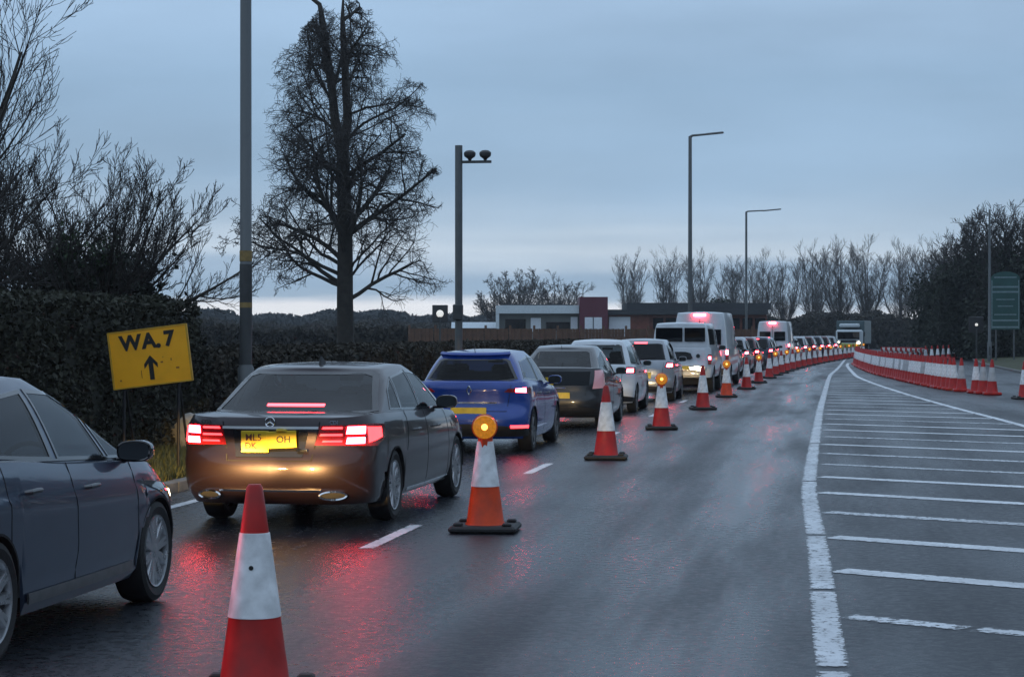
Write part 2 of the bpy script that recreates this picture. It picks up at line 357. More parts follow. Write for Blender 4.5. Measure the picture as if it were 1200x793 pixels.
rx = interp([(-5, 5.6), (10, 5.0), (25, 4.4), (40, 3.6), (50.5, 2.85), (63, 2.1), (77, 1.46), (88, 1.15), (115, 1.05), (126, 1.2)])
# boundary line of the hatched island: sections between dark joints
secs = [-5, 4.0, 10.75, 14.05, 17.9, 24.5, 33, 47, 65, 90, 149]
for a, b in zip(secs[:-1], secs[1:]):
    n = max(3, int((b - a) / 1.2)); pts = [(lx(a + .07 + (b - a - .14) * i / n), a + .07 + (b - a - .14) * i / n) for i in range(n + 1)]
    marking('boundary_line', pts, .175, M_bline, .008, .06)
pts = [(rx(y), y) for y in np.linspace(-5, 126, 90)]
marking('boundary_line', pts, .17, M_line, .006, .4)
Y = 2.77; k = 0
while Y < 84:
    a = lx(Y) + .122; b = rx(Y - .6 * 4) - .1
    if b - a > .4:
        m_ = M_line2 if k % 3 == 1 or abs(Y - 30.3) < .5 else M_line
        pp = [(a + (b - a) * i / 6, Y - .6 * (b - a) * i / 6 + random.uniform(-.015, .015)) for i in range(7)]
        if abs(Y - 12.77) < .3:
            marking('hatch_stripe', None, .22, m_, .008, .06, [[(a + (b - a) * u, Y - .6 * (b - a) * u) for u in (u0, (u0 + u1) / 2, u1)] for (u0, u1) in ((0, .145), (.155, .25), (.30, .36), (.40, .47), (.6, 1))])
        else: marking('hatch_stripe', pp, .29, m_, .008, .08)
    Y += 2.5; k += 1
Y0 = 7.25
for i in range(14):
    y = Y0 + i * 9.0; x = -3.63 + bend(y)
    if y > 5: marking('lane_dash', [(x, y), (x + (bend(y + 2) - bend(y)), y + 2.1)], .12, M_line, .002, .2)
pts = [(-6.4 + bend(y), y) for y in np.linspace(0, 160, 80)]
marking('edge_line', pts, .13, M_line, .003, .5)
# ------------------------------------------------------------------ cars
class Shape:
    def __init__(s, **k):
        s.__dict__.update(k)
        s.belt = interp(s.belt); s.yr_ = interp(s.rear); s.yf_ = interp(s.front)
        s.wf = interp(getattr(s, 'wprof', [(0, .93), (.12, .975), (.35, .995), (.62, 1.0), (.82, .985), (.93, .965), (1, .935)]))
        s.plan = interp(getattr(s, 'planw', [(0, .95), (.2, .99), (.5, 1), (.8, .985), (1, .94)]))
        s.roof_ = interp(s.roof)
        s.cr, s.cf, s.n = getattr(s, 'cr', .5), getattr(s, 'cf', .75), getattr(s, 'n', 3.0)
        s.gcr, s.gcf, s.gn = getattr(s, 'gcr', .25), getattr(s, 'gcf', .35), getattr(s, 'gn', 3.2)
        s.rake = getattr(s, 'rakecurve', 1.15)
    def hw(s, y, z):
        t = min(1, max(0, (z - s.sill) / (s.belt(y) - s.sill))); return s.half * s.wf(t) * s.plan(y / s.L)
    def body(s, q, z):      # q 0 rear centre, 0..1 rear quarter, 1..2 side, 2..3 front
        if q < 0 or q > 3: p = s.body(-q if q < 0 else 6 - q, z); p.x = -p.x; return p
        yr, yf = s.yr_(z), s.yf_(z); a, b = yr + s.cr, yf - s.cf; e = 2 / s.n
        if q <= 1:
            ph = q * PI / 2; y = yr + s.cr * (1 - max(0, math.cos(ph))**e); return Vector((s.hw(a, z) * math.sin(ph)**e, y, z))
        if q >= 2:
            ph = (3 - q) * PI / 2; y = yf - s.cf * (1 - max(0, math.cos(ph))**e); return Vector((s.hw(b, z) * math.sin(max(0, ph))**e, y, z))
        y = a + (b - a) * (q - 1); return Vector((s.hw(y, z), y, z))
    def q_of_x(s, x, z, front=False):
        yr, yf = s.yr_(z), s.yf_(z); X = s.hw((yf - s.cf) if front else (yr + s.cr), z); v = math.asin(min(1, x / X)**(s.n / 2)) / (PI / 2); return 3 - v if front else v
    def q_of_y(s, y, z):
        yr, yf = s.yr_(z), s.yf_(z); a, b = yr + s.cr, yf - s.cf; n = s.n
        if y < a:
            v = ((a - y) / s.cr); X = (1 - min(1, v)**n)**(1 / n); return math.asin(min(1, X)**(n / 2)) / (PI / 2)
        if y > b:
            v = ((y - b) / s.cf); X = (1 - min(1, v)**n)**(1 / n); return 3 - math.asin(min(1, X)**(n / 2)) / (PI / 2)
        return 1 + (y - a) / (b - a)
    def side(s, y, z): return s.body(s.q_of_y(y, z), z)
    def rearp(s, x, z):
        p = s.body(s.q_of_x(abs(x), z), z); return Vector((math.copysign(p.x, x) if x else 0, p.y, p.z))
    # greenhouse
    def gt(s, y, z): return min(1, max(0, (z - s.gz0) / (s.roof_(y) - s.gz0)))
    def ghw(s, y, t): return (s.gwb + (s.gwt - s.gwb) * (t * .75 + .25 * t * t) - .045 * t**7) * (1 - .05 * ((y - s.gmid) / 1.6)**2)
    def gy(s, t):
        r = s.gr0 + (s.gr1 - s.gr0) * (t**s.rake); f = s.gf0 + (s.gf1 - s.gf0) * (t**getattr(s, 'fr', 1.35)); return r, f
    def green(s, q, t):
        yr, yf = s.gy(t); a, b = yr + s.gcr, yf - s.gcf; e = 2 / s.gn
        if q <= 1:
            ph = q * PI / 2; y = yr + s.gcr * (1 - max(0, math.cos(ph))**e); x = s.ghw(a, t) * math.sin(ph)**e
        elif q >= 2:
            ph = (3 - q) * PI / 2; y = yf - s.gcf * (1 - max(0, math.cos(ph))**e); x = s.ghw(b, t) * math.sin(max(0, ph))**e
        else: y = a + (b - a) * (q - 1); x = s.ghw(y, t)
        return Vector((x, y, s.gz0 + (s.roof_(y) - s.gz0) * t))
    def gside(s, y, z):
        t = s.gt(y, z); yr, yf = s.gy(t); a, b = yr + s.gcr, yf - s.gcf; n = s.gn
        if y < a: x = s.ghw(a, t) * (1 - min(1, (a - y) / s.gcr)**n)**(1 / n)
        elif y > b: x = s.ghw(b, t) * (1 - min(1, (y - b) / s.gcf)**n)**(1 / n)
        else: x = s.ghw(y, t)
        return Vector((x, y, z))
    def grear(s, x, t):     # x in metres at parameter t
        yr, yf = s.gy(t); X = s.ghw(yr + s.gcr, t); v = min(.999, abs(x) / X); e = s.gn
        y = yr + s.gcr * (1 - (1 - v**e)**(1 / e)); return Vector((x, y, s.gz0 + (s.roof_(y) - s.gz0) * t))
    def gfront(s, x, t):
        yr, yf = s.gy(t); X = s.ghw(yf - s.gcf, t); v = min(.999, abs(x) / X); e = s.gn
        y = yf - s.gcf * (1 - (1 - v**e)**(1 / e)); return Vector((x, y, s.gz0 + (s.roof_(y) - s.gz0) * t))
    def archz(s, y):
        z = s.sill
        for yc in s.axles:
            if abs(y - yc) < s.AR: z = max(z, s.wr + math.sqrt(s.AR**2 - (y - yc)**2))
        return z
def resample(poly, n):
    d = [0]
    for a, b in zip(poly[:-1], poly[1:]): d.append(d[-1] + math.dist(a, b))
    res = []
    for i in range(n + 1):
        t = d[-1] * i / n; j = 0
        while j < len(poly) - 2 and t > d[j + 1]: j += 1
        u = (t - d[j]) / max(1e-9, d[j + 1] - d[j]); res.append((poly[j][0] + (poly[j + 1][0] - poly[j][0]) * u, poly[j][1] + (poly[j + 1][1] - poly[j][1]) * u))
    return res
def patch(mb, fn, lo, up, nu=10, nv=5, off=.004, mir=1, flip=False, skirt=.012):
    lo, up = resample(lo, nu), resample(up, nu); P = []; N = []
    e = 1e-3
    for j in range(nv + 1):
        row = []; nrow = []
        for i in range(nu + 1):
            a = lo[i][0] + (up[i][0] - lo[i][0]) * j / nv; b = lo[i][1] + (up[i][1] - lo[i][1]) * j / nv
            p = fn(a, b); du = fn(a + e, b) - fn(a - e, b); dv = fn(a, b + e) - fn(a, b - e); nn = du.cross(dv)
            if nn.length < 1e-12: nn = Vector((1, 0, 0))
            nn.normalize()
            if flip: nn = -nn
            row.append(p); nrow.append(nn)
        P.append(row); N.append(nrow)
    Q = [[(p + n * off) for p, n in zip(r, rn)] for r, rn in zip(P, N)]
    B = [[(p + n * (off - skirt)) for p, n in zip(r, rn)] for r, rn in zip(P, N)]
    mx_ = lambda p: (p.x * mir, p.y, p.z)
    fl = (mir < 0) != flip
    mb.grid([[mx_(p) for p in r] for r in Q], flip=not fl if False else fl)
    bd = [(0, i) for i in range(nu + 1)] + [(j, nu) for j in range(1, nv + 1)] + [(nv, i) for i in range(nu - 1, -1, -1)] + [(j, 0) for j in range(nv - 1, -1, -1)]
    mb.grid([[mx_(B[j][i]) for j, i in bd], [mx_(Q[j][i]) for j, i in bd]], flip=fl)
    return mb
def loft_body(s):
    mb = MB(); nt_ = 12; nl = 10
    yr0 = s.yr_(.5) + s.cr; yf0 = s.yf_(.5) - s.cf; qs = [i / 14 for i in range(15)]
    Y = list(np.linspace(yr0, yf0, 46))
    for yc in s.axles:
        Y = [y for y in Y if abs(y - yc) > s.AR + .01]; Y += [yc - s.AR - .004, yc + s.AR + .004]
        Y += [yc - s.AR * math.cos(a) * .9999 for a in np.linspace(.0, PI, 19)]
    Y.sort(); qs += [1 + (y - yr0) / (yf0 - yr0) for y in Y if yr0 < y < yf0]; qs += [2 + i / 14 for i in range(15)]
    rows = []
    for q in qs:
        half = []
        for j in range(nt_ + 1):
            t = j / nt_; z = .6; 
            for _ in range(4):
                p = s.body(q, z); zb = s.archz(p.y); z = zb + (s.belt(p.y) - zb) * t
            p = s.body(q, z); half.append(p)
        e = half[-1]; X = e.x; k = X / s.half
        top = [(X * math.cos(PI * i / nl) if False else X * (1 - 2 * i / nl), e.y, e.z + s.crown * k * (1 - (1 - 2 * i / nl)**4)) for i in range(1, nl)]
        rows.append([tuple(p) for p in half] + top + [(-p.x, p.y, p.z) for p in half[::-1]])
    mb.grid(rows, flip=True); return mb
def loft_green(s):
    mb = MB(); nt_ = 10; nl = 10; rows = []
    qs = [i / 10 for i in range(11)] + [1 + i / 14 for i in range(1, 14)] + [2 + i / 10 for i in range(11)]
    ts = [j / nt_ for j in range(nt_ + 1)] + [.97] ; ts.sort()
    for q in qs:
        half = [s.green(q, t) for t in ts]; e = half[-1]; k = e.x / s.gwt
        top = [(e.x * (1 - 2 * i / nl), e.y, e.z + s.rcrown * k * (1 - (1 - 2 * i / nl)**2)) for i in range(1, nl)]
        rows.append([tuple(p) for p in half] + top + [(-p.x, p.y, p.z) for p in half[::-1]])
    mb.grid(rows, flip=True); return mb
WHEEL = {}
def wheel_meshes(r, w, style):
    key = (r, w, style)
    if key in WHEEL: return WHEEL[key]
    t = MB(); rr = r * .70
    t.lathe([(rr, -w * .42), (r * .86, -w * .5), (r * .96, -w * .44), (r, -w * .25), (r, w * .25), (r * .96, w * .44), (r * .86, w * .5), (rr, w * .42)], axis='x', n=40, closed=True)
    tyre = t.mesh('tyre', M_tyre)
    m = MB(); m.lathe([(rr * 1.01, w * .40), (rr * 1.0, w * .47), (rr * .955, w * .45), (rr * .93, w * .30), (rr * .92, -.3 * w)], axis='x', n=40, closed=True)
    ns = 5 if style == 'five' else (10 if style == 'ten' else 7)
    for k_ in range(ns):
        for dd in ((-.11, .11) if style != 'seven' else (0,)):
            a = 2 * PI * k_ / ns + dd * (1 if ns == 5 else .8)
            w0, w1 = (.030, .016) if style != 'seven' else (.05, .035)
            ca, sa = math.cos(a), math.sin(a); a0 = 2 * PI * k_ / ns; c0, s0 = math.cos(a0 + dd * .4), math.sin(a0 + dd * .4)
            pi_ = Vector((w * .40, c0 * r * .12, s0 * r * .12)); po = Vector((w * .44, ca * rr * .95, sa * rr * .95)); dr = (po - pi_).normalized(); pe = dr.cross(Vector((1, 0, 0)))
            vs = []
            for p, ww in ((pi_, w0), (po, w1)):
                for dx, sg in ((-.03, -1), (.0, -.6), (.0, .6), (-.03, 1)): vs.append(tuple(p + pe * ww * sg + Vector((dx, 0, 0))))
            m.add(vs, [[0, 1, 5, 4], [1, 2, 6, 5], [2, 3, 7, 6]])
    m.lathe([(.001, w * .43), (r * .07, w * .43), (r * .15, w * .40), (r * .17, w * .3)], axis='x', n=20)
    rim = m.mesh('rim', M_alloyd if style == 'seven' else M_alloy)
    d = MB(); d.lathe([(.001, w * .12), (rr * .9, w * .12), (rr * .92, 0)], axis='x', n=24)
    disc = d.mesh('brake_disc', M_dark)
    WHEEL[key] = (tyre, rim, disc); return WHEEL[key]
def spot(parent, loc, e=30, tilt=4, size=70, col=(1, .74, .40), blend=.9, wide=1):
    l = bpy.data.lights.new('headlight_beam', 'SPOT'); l.energy = e; l.spot_size = R(size); l.spot_blend = blend; l.color = col; l.shadow_soft_size = .06
    o = bpy.data.objects.new('headlight_beam', l); C.objects.link(o); o.parent = parent; o.location = loc; o.rotation_euler = (R(90 - tilt), 0, 0); o.scale = (wide, 1, 1); return o
def inside(p, poly):
    c = False; n = len(poly)
    for i in range(n):
        (x1, y1), (x2, y2) = poly[i], poly[(i + 1) % n]
        if (y1 > p[1]) != (y2 > p[1]) and p[0] < (x2 - x1) * (p[1] - y1) / (y2 - y1) + x1: c = not c
    return c
def cut_openings(o, sides, ends):
    """cut real window openings: side polygons in (y, z), end polygons in (x, z) with a y test"""
    bm = bmesh.new(); bm.from_mesh(o.data)
    def cut(poly, ax, sel):
        lo = [min(p[k] for p in poly) - .15 for k in (0, 1)]; hi = [max(p[k] for p in poly) + .15 for k in (0, 1)]
        for i in range(len(poly)):
            a, b = poly[i], poly[(i + 1) % len(poly)]
            if math.dist(a, b) < 1e-5: continue
            fs = [f for f in bm.faces if sel(f.calc_center_median()) and any(lo[0] < v.co[ax] < hi[0] and lo[1] < v.co.z < hi[1] for v in f.verts)]
            es = set(e for f in fs for e in f.edges); vs = set(v for f in fs for v in f.verts)
            co_ = Vector((0, a[0], a[1])) if ax == 1 else Vector((a[0], 0, a[1])); dz, du = b[1] - a[1], b[0] - a[0]
            no_ = Vector((0, dz, -du)) if ax == 1 else Vector((dz, 0, -du))
            bmesh.ops.bisect_plane(bm, geom=fs + list(es) + list(vs), dist=1e-5, plane_co=co_, plane_no=no_.normalized())
        dead = [f for f in bm.faces if sel(f.calc_center_median()) and inside((f.calc_center_median()[ax], f.calc_center_median().z), poly)]
        bmesh.ops.delete(bm, geom=dead, context='FACES')
    for poly in sides:
        cut(poly, 1, lambda c: c.x > .45); cut(poly, 1, lambda c: c.x < -.45)
    for poly, sel in ends: cut(poly, 0, sel)
    bm.to_mesh(o.data); bm.free(); o.data.update()
def interior(root, s):
    zf = s.sill + .16; fy = s.gf1 - .50; ry = max(fy - .95, s.gy(.70)[0] + .50); fy = max(fy, ry + .80)
    dz = min(0, s.roof_(ry) - 1.47)
    def seat(x, y, w, nm):
        f = MB(); f.box((x, y + .12, zf + .22), (w, .50, .22), bev=.05); f.box((x, y - .20, zf + .53), (w * .94, .16, .56), rx=R(14), bev=.05); st_ = f.build(nm, M_seat, root)
        for dx in ((0,) if w < .7 else (-.36, .36)): f = MB(); f.box((x + dx, y - .26, zf + .87 + dz * 1.2), (.24, .10, .15), rx=R(10), bev=.04); f.build('headrest', M_seat, st_)
    seat(.37, fy, .50, 'front_seat'); seat(-.37, fy, .50, 'front_seat'); seat(0, ry, 1.20, 'rear_seat')
    f = MB(); f.box((0, s.gf0 - .75, s.gz0 - .06), (s.gwb * 1.8, .45, .16), bev=.05); f.build('dashboard', M_seat, root)
    f = MB(); c = Vector((.37, s.gf0 - 1.05, s.gz0 + .02)); f.tube([c + Vector((.18 * math.cos(a), .07 * math.sin(a), .17 * math.sin(a))) for a in np.linspace(0, 2 * PI, 21)], .015, 6, cap=False)
    f.tube([c + Vector((-.18, 0, 0)), c + Vector((.18, 0, 0))], .014, 6); f.build('steering_wheel', M_seat, root)
    f = MB(); f.box((0, s.gf1 + .22, s.roof_(s.gf1) - .13), (.24, .03, .07), bev=.01); f.build('rear_view_mirror', M_blk, root)
    f = MB(); f.box((0, s.gr0 + .52, s.gz0 + .03), (s.gwb * 1.4, .5, .03)); f.build('parcel_shelf', M_seat, root, smooth=False)
def make_car(name, s, paintm, loc, rz=0, lamps='brake', label='', cat='car', group='vehicles queuing in the left lane', wstyle='ten', beams=25, detail=True,
             windows=(), rwin=None, tails=(), plate=(.0, .76, .52, .11), handles=(), seams=(), mirror=None, glass=None, trim=None, extra=None, high=None, bumper=None, glassmat=None):
    root = empty(name, loc, rz, label=label, cat=cat, group=group)
    body = loft_body(s).build('body', paintm, root, angle=50)
    cab = loft_green(s).build('cabin', paintm, root, angle=60); real = loc[1] < 50
    if real:
        ends = []
        if rwin:
            x0, x1, t0, t1 = rwin[:4]; bow = rwin[4] if len(rwin) > 4 else 0; P_ = [s.grear(x, t) for x, t in ((-x0, t0 + bow), (0, t0), (x0, t0 + bow), (x1, t1 - .05), (x1 * .88, t1), (-x1 * .88, t1), (-x1, t1 - .05))]
            ends.append(([(p.x, p.z) for p in P_], lambda c: c.y < s.gr1 + .22 and c.z < s.roof_(c.y) - .004))
        wt = s.ghw(s.gf1, .9) - .07; wb = s.ghw(s.gf0 - s.gcf, .1) - .05; P_ = [s.gfront(x, t) for x, t in ((-wb, .14), (wb, .14), (wt, .92), (-wt, .92))]
        ends.append(([(p.x, p.z) for p in P_], lambda c: c.y > s.gf1 - .1 and c.z < s.roof_(c.y) - .004))
        cut_openings(cab, [list(lo) + list(up)[::-1] for lo, up in windows], ends); interior(root, s)
    u = MB(); u.box((0, s.L / 2, .42), (s.half * 1.28, s.L * .84, .36)); u.box((0, s.L * .5, .25), (s.half * 1.6, .9 * (s.axles[1] - s.axles[0] - 2 * s.AR), .12))
    u.build('underbody', M_dark, root, smooth=False)
    ty, rim, disc = wheel_meshes(s.wr, .21, wstyle)
    for yc in s.axles:
        for sg in (1, -1):
            w = link('wheel', ty, root, (sg * (s.half - .125), yc, s.wr)); w.rotation_euler = (random.uniform(0, 6), 0, 0 if sg > 0 else PI)
            link('rim', rim, w); link('brake_disc', disc, w)
            a = MB(); ang = np.linspace(-.05, PI + .05, 22); rows = []
            for rad, xo in ((s.AR + .002, .004), (s.AR - .012, .004), (s.AR - .014, -.03), (s.AR - .01, -.28)):
                rows.append([(sg * (s.hw(yc, s.wr + rad * max(0.1, math.sin(t))) + xo), yc + rad * math.cos(t), s.wr + rad * math.sin(t)) for t in ang])
            a.grid(rows, flip=sg < 0); a.build('wheel_arch', M_dark, root)
    # side windows
    gm = glassmat or M_glass
    for (lo, up) in windows:
        cx = sum(p[0] for p in lo + up) / len(lo + up); cz = sum(p[1] for p in lo + up) / len(lo + up)
        grow = lambda P, k_: [(cx + (x - cx) * (1 + k_ / abs(lo[-1][0] - lo[0][0])), cz + (z - cz) * (1 + k_ * 2.2)) for x, z in P]
        for sg in (1, -1):
            f = MB(); 
            if real:
                per = list(lo) + list(up)[::-1] + [lo[0]]; A = [p for k_ in range(len(per) - 1) for p in resample([per[k_], per[k_ + 1]], 6)[:-1]] + [per[0]]
                O_ = [(cx + (x - cx) * (1 + .05 / abs(lo[-1][0] - lo[0][0])), cz + (z - cz) * 1.10) for x, z in A]; I_ = [(cx + (x - cx) * (1 - .012 / abs(lo[-1][0] - lo[0][0])), cz + (z - cz) * .97) for x, z in A]
                g2 = lambda P, d: [(sg * (s.gside(x, z).x + d), x, z) for x, z in P]
                f.grid([g2(O_, -.004), g2(O_, .005), g2(I_, .005), g2(I_, -.02)])
            else: patch(f, s.gside, grow(lo, .045), grow(up, .045), 10, 6, .002, sg)
            fr = f.build('window_frame', M_gblk, root)
            w = MB(); patch(w, s.gside, lo, up, 12, 6, .001 if real else .006, sg, skirt=.003 if real else .012); w.build('window', (M_wind if (beams > 200 and lo[0][0] < 1.9) else M_win) if real else gm, root)
    if rwin:
        rwm = M_rglass if name == 'executive_saloon' or name == 'liftback_car' else M_glass; x0, x1, t0, t1 = rwin[:4]; bow = rwin[4] if len(rwin) > 4 else 0
        for (ex, off, mm, nm) in ((.025, .003, M_gblk, 'rear_window_frame'), (0, .006, rwm, 'rear_window')):
            if real and ex:
                per = [(-x0, t0 + bow), (-x0 * .5, t0 + bow * .2), (0, t0), (x0 * .5, t0 + bow * .2), (x0, t0 + bow), (x1, t1 - .05), (x1 * .88, t1), (-x1 * .88, t1), (-x1, t1 - .05), (-x0, t0 + bow)]
                A = [p for k_ in range(len(per) - 1) for p in resample([per[k_], per[k_ + 1]], 6)[:-1]] + [per[0]]; tm = (t0 + t1) / 2; f = MB()
                g3 = lambda k_, d: [tuple(s.grear(x * k_, tm + (t - tm) * (k_ * 1.0 + (k_ - 1) * .6)) + Vector((0, -d * .6, d * .8))) for x, t in A]
                f.grid([g3(1.045, -.003), g3(1.045, .006), g3(.975, .006), g3(.975, -.004)]); f.build(nm, mm, root); continue
            if real: mm = M_wind if s is not saloon else M_wrear; ex = .012; off = .003
            f = MB(); lo = [(-x0 - ex, t0 - ex * .6 + bow), (-x0 * .5, t0 - ex * .6 + bow * .2), (0, t0 - ex * .6), (x0 * .5, t0 - ex * .6 + bow * .2), (x0 + ex, t0 - ex * .6 + bow)]
            up = [(-x1 - ex, t1 + ex * .6 - .05), (-x1 * .88, t1 + ex * .6), (x1 * .88, t1 + ex * .6), (x1 + ex, t1 + ex * .6 - .05)]
            patch(f, s.grear, lo, up, 16, 8, off, 1, skirt=.002 if real else .012); f.build(nm, mm, root)
    f = MB(); wt = s.ghw(s.gf1, .9) - .07; wb = s.ghw(s.gf0 - s.gcf, .1) - .05
    patch(f, s.gfront, [(-wb, .12), (wb, .12)], [(-wt, .93), (wt, .93)], 16, 8, .004, 1, flip=True, skirt=.003); f.build('windscreen', M_win if real else M_glass, root)
    for t_ in tails:     # (lo, up, material, name) in (q,z)
        lo, up, mm, nm = t_[:4]; off = t_[4] if len(t_) > 4 else .006
        for sg in (1, -1):
            f = MB(); patch(f, s.body, lo, up, 12, 4, off, sg); f.build(nm, mm, root)
    if high:
        x, z_, h_, kind = high; f = MB()
        if kind == 'g': patch(f, s.grear, [(-x, z_), (x, z_)], [(-x, z_ + h_), (x, z_ + h_)], 8, 1, .010)
        f.build('high_brake_light', M_high, root)
    if plate:
        px_, pz, pw, ph_ = plate; p = s.rearp(px_, pz); y = p.y - .012
        f = MB(); f.box((px_, y, pz), (pw, .012, ph_), bev=.003); f.build('number_plate', M_plate, root, smooth=False)
    for (hy, hz) in handles:
        for sg in (1, -1):
            p = s.side(hy, hz); f = MB(); f.tube([(sg * (p.x - .005), hy - .09, hz), (sg * (p.x + .03), hy - .07, hz + .004), (sg * (p.x + .034), hy, hz + .006), (sg * (p.x + .03), hy + .07, hz + .004), (sg * (p.x - .005), hy + .09, hz)], [.010, .013, .014, .013, .010], 8)
            f.build('door_handle', M_alloyd, root)
    for poly in seams:
        for sg in (1, -1):
            f = MB(); lo = [(a - .004, b) for a, b in poly]; up = [(a + .004, b) for a, b in poly]
            patch(f, s.side, lo, up, 14, 1, .0015, sg, skirt=.002); f.build('door_seam', M_dark, root)
    if mirror:
        my, mz = mirror
        for sg in (1, -1):
            p = s.gside(my, mz + .02); X = p.x
            f = MB(); f.cur = 0
            c = Vector((sg * (X + .145), my, mz + .055)); rings = []
            for u_, rx_, rz_ in ((-.055, .092, .058), (-.05, .100, .066), (-.01, .102, .068), (.04, .092, .060), (.075, .068, .042), (.095, .028, .018)):
                rings.append([(c.x + rx_ * math.copysign(abs(math.cos(a))**.7, math.cos(a)), c.y + u_ + .03 * (math.cos(a) * sg), c.z + rz_ * math.copysign(abs(math.sin(a))**.7, math.sin(a))) for a in np.linspace(0, 2 * PI, 21)])
            f.grid(rings, flip=False); f.box((sg * (X + .03), my + .02, mz + .0), (.12, .06, .03), bev=.008)
            h = f.build('wing_mirror', paintm if not trim else trim, root)
            gmi = MB(); ang_ = np.linspace(0, 2 * PI, 24, endpoint=False); sp_ = lambda v: math.copysign(abs(v)**.6, v)
            gmi.add([(c.x + .086 * sp_(math.cos(a)), c.y - .058 + .03 * math.cos(a) * sg, c.z + .053 * sp_(math.sin(a))) for a in ang_], [list(range(24))]); gg = gmi.build('mirror_glass', M_mirr, h)
    # headlights, grille
    hl0 = s.headl; hb = s.__dict__.get('hb', .5)
    for sg in (1, -1):
        f = MB(); patch(f, s.body, *hl0, 10, 4, .006, sg); hh = f.build('headlight', M_hlens, root)
        lo_, up_ = hl0; mix = lambda a, b, t: (a[0] + (b[0] - a[0]) * t, a[1] + (b[1] - a[1]) * t)
        A_, B_, C_, D_ = lo_[0], lo_[-1], up_[0], up_[-1]; p00 = mix(mix(A_, B_, hb), mix(C_, D_, hb), .3); p10 = mix(mix(A_, B_, .85), mix(C_, D_, .85), .3); p01 = mix(mix(A_, B_, hb), mix(C_, D_, hb), .7); p11 = mix(mix(A_, B_, .85), mix(C_, D_, .85), .7)
        f = MB(); patch(f, s.body, [p00, p10], [p01, p11], 6, 3, .010, sg); f.build('bulb', M_head, hh)
    f = MB(); q0 = s.q_of_x(.42, .5, True); patch(f, s.body, [(q0, .42), (3, .42)], [(q0, .60), (3, .60)], 8, 3, .004, 1); patch(f, s.body, [(q0, .42), (3, .42)], [(q0, .60), (3, .60)], 8, 3, .004, -1); f.build('grille', M_blk, root)
    if beams:
        for sg in (1, -1):
            if beams > 200: spot(root, (sg * .62, s.L + .03, .66), beams, 1.9, 8.0, (1, .60, .20), .35, 3.8)
            else: spot(root, (sg * .62, s.L + .03, .66), beams, 7.5, 21, (1, .70, .34), .5, 3)
    if bumper:
        lo, up = bumper
        f = MB()
        for sg in (1, -1): patch(f, s.body, lo, up, 16, 3, .005, sg)
        f.build('bumper_trim', M_blk, root)
    if not name.startswith(('pickup', 'panel')):
        zt_ = s.belt(.1) - .03; xs_ = .44 if name == 'executive_saloon' else .60; zb_ = .60
        for sg in (1, -1):
            f = MB(); A = [(s.q_of_x(xs_ - .06 * (1 - k / 8), zb_ + (zt_ - zb_) * k / 8), zb_ + (zt_ - zb_) * k / 8) for k in range(9)]
            patch(f, s.body, [(a - .004, b) for a, b in A], [(a + .004, b) for a, b in A], 10, 1, .002, sg, skirt=.003); f.build('boot_seam', M_dark, root)
        f = MB()
        for sg in (1, -1): patch(f, s.body, [(0, zb_ - .004), (s.q_of_x(xs_ - .06, zb_), zb_ - .004)], [(0, zb_ + .003), (s.q_of_x(xs_ - .06, zb_), zb_ + .003)], 10, 1, .002, sg, skirt=.003)
        f.build('boot_seam', M_dark, root)
        if name != 'executive_saloon':
            w0, w1 = s.grear(-.02, .27), s.grear(.36, .34); f = MB(); f.tube([w0 + Vector((0, -.03, 0)), w1 + Vector((0, -.022, 0))], [.011, .007], 6); f.tube([w0 + Vector((0, .01, 0)), w0 + Vector((0, -.035, 0))], .022, 10); f.build('rear_wiper', M_blk, root)
    if extra: extra(root, s)
    return root
# ---- executive saloon
random.seed(2)
saloon = Shape(L=4.88, half=.905, sill=.21, axles=(1.12, 3.99), AR=.355, wr=.325, crown=.018, rcrown=.03,
    belt=[(0, .945), (.1, .968), (.5, .992), (1.0, .99), (2.4, .962), (3.6, .93), (4.3, .86), (4.7, .74), (4.88, .66)],
    rear=[(.2, .17), (.28, .10), (.36, .03), (.50, 0), (.60, .005), (.68, .05), (.80, .065), (.93, .07), (.985, .10)], front=[(.2, 4.74), (.4, 4.86), (.6, 4.84), (.75, 4.74), (.9, 4.5)],
    cr=.52, cf=.8, n=2.9, gz0=.93, gwb=.845, gwt=.65, gr0=.62, gr1=1.50, gf0=3.85, gf1=2.75, gcr=.34, gcf=.3, gn=3.4, gmid=2.3,
    hb=.35, roof=[(.6, 1.17), (1.2, 1.325), (1.7, 1.385), (2.3, 1.41), (2.9, 1.39), (3.6, 1.30)],
    headl=([(2.25, .60), (2.5, .60)], [(2.1, .72), (2.5, .70)]))
PM_saloon = mat('black_purple_paint', (.017, .009, .013), .36, .6, coat=.75, noise=.08, nscale=3)
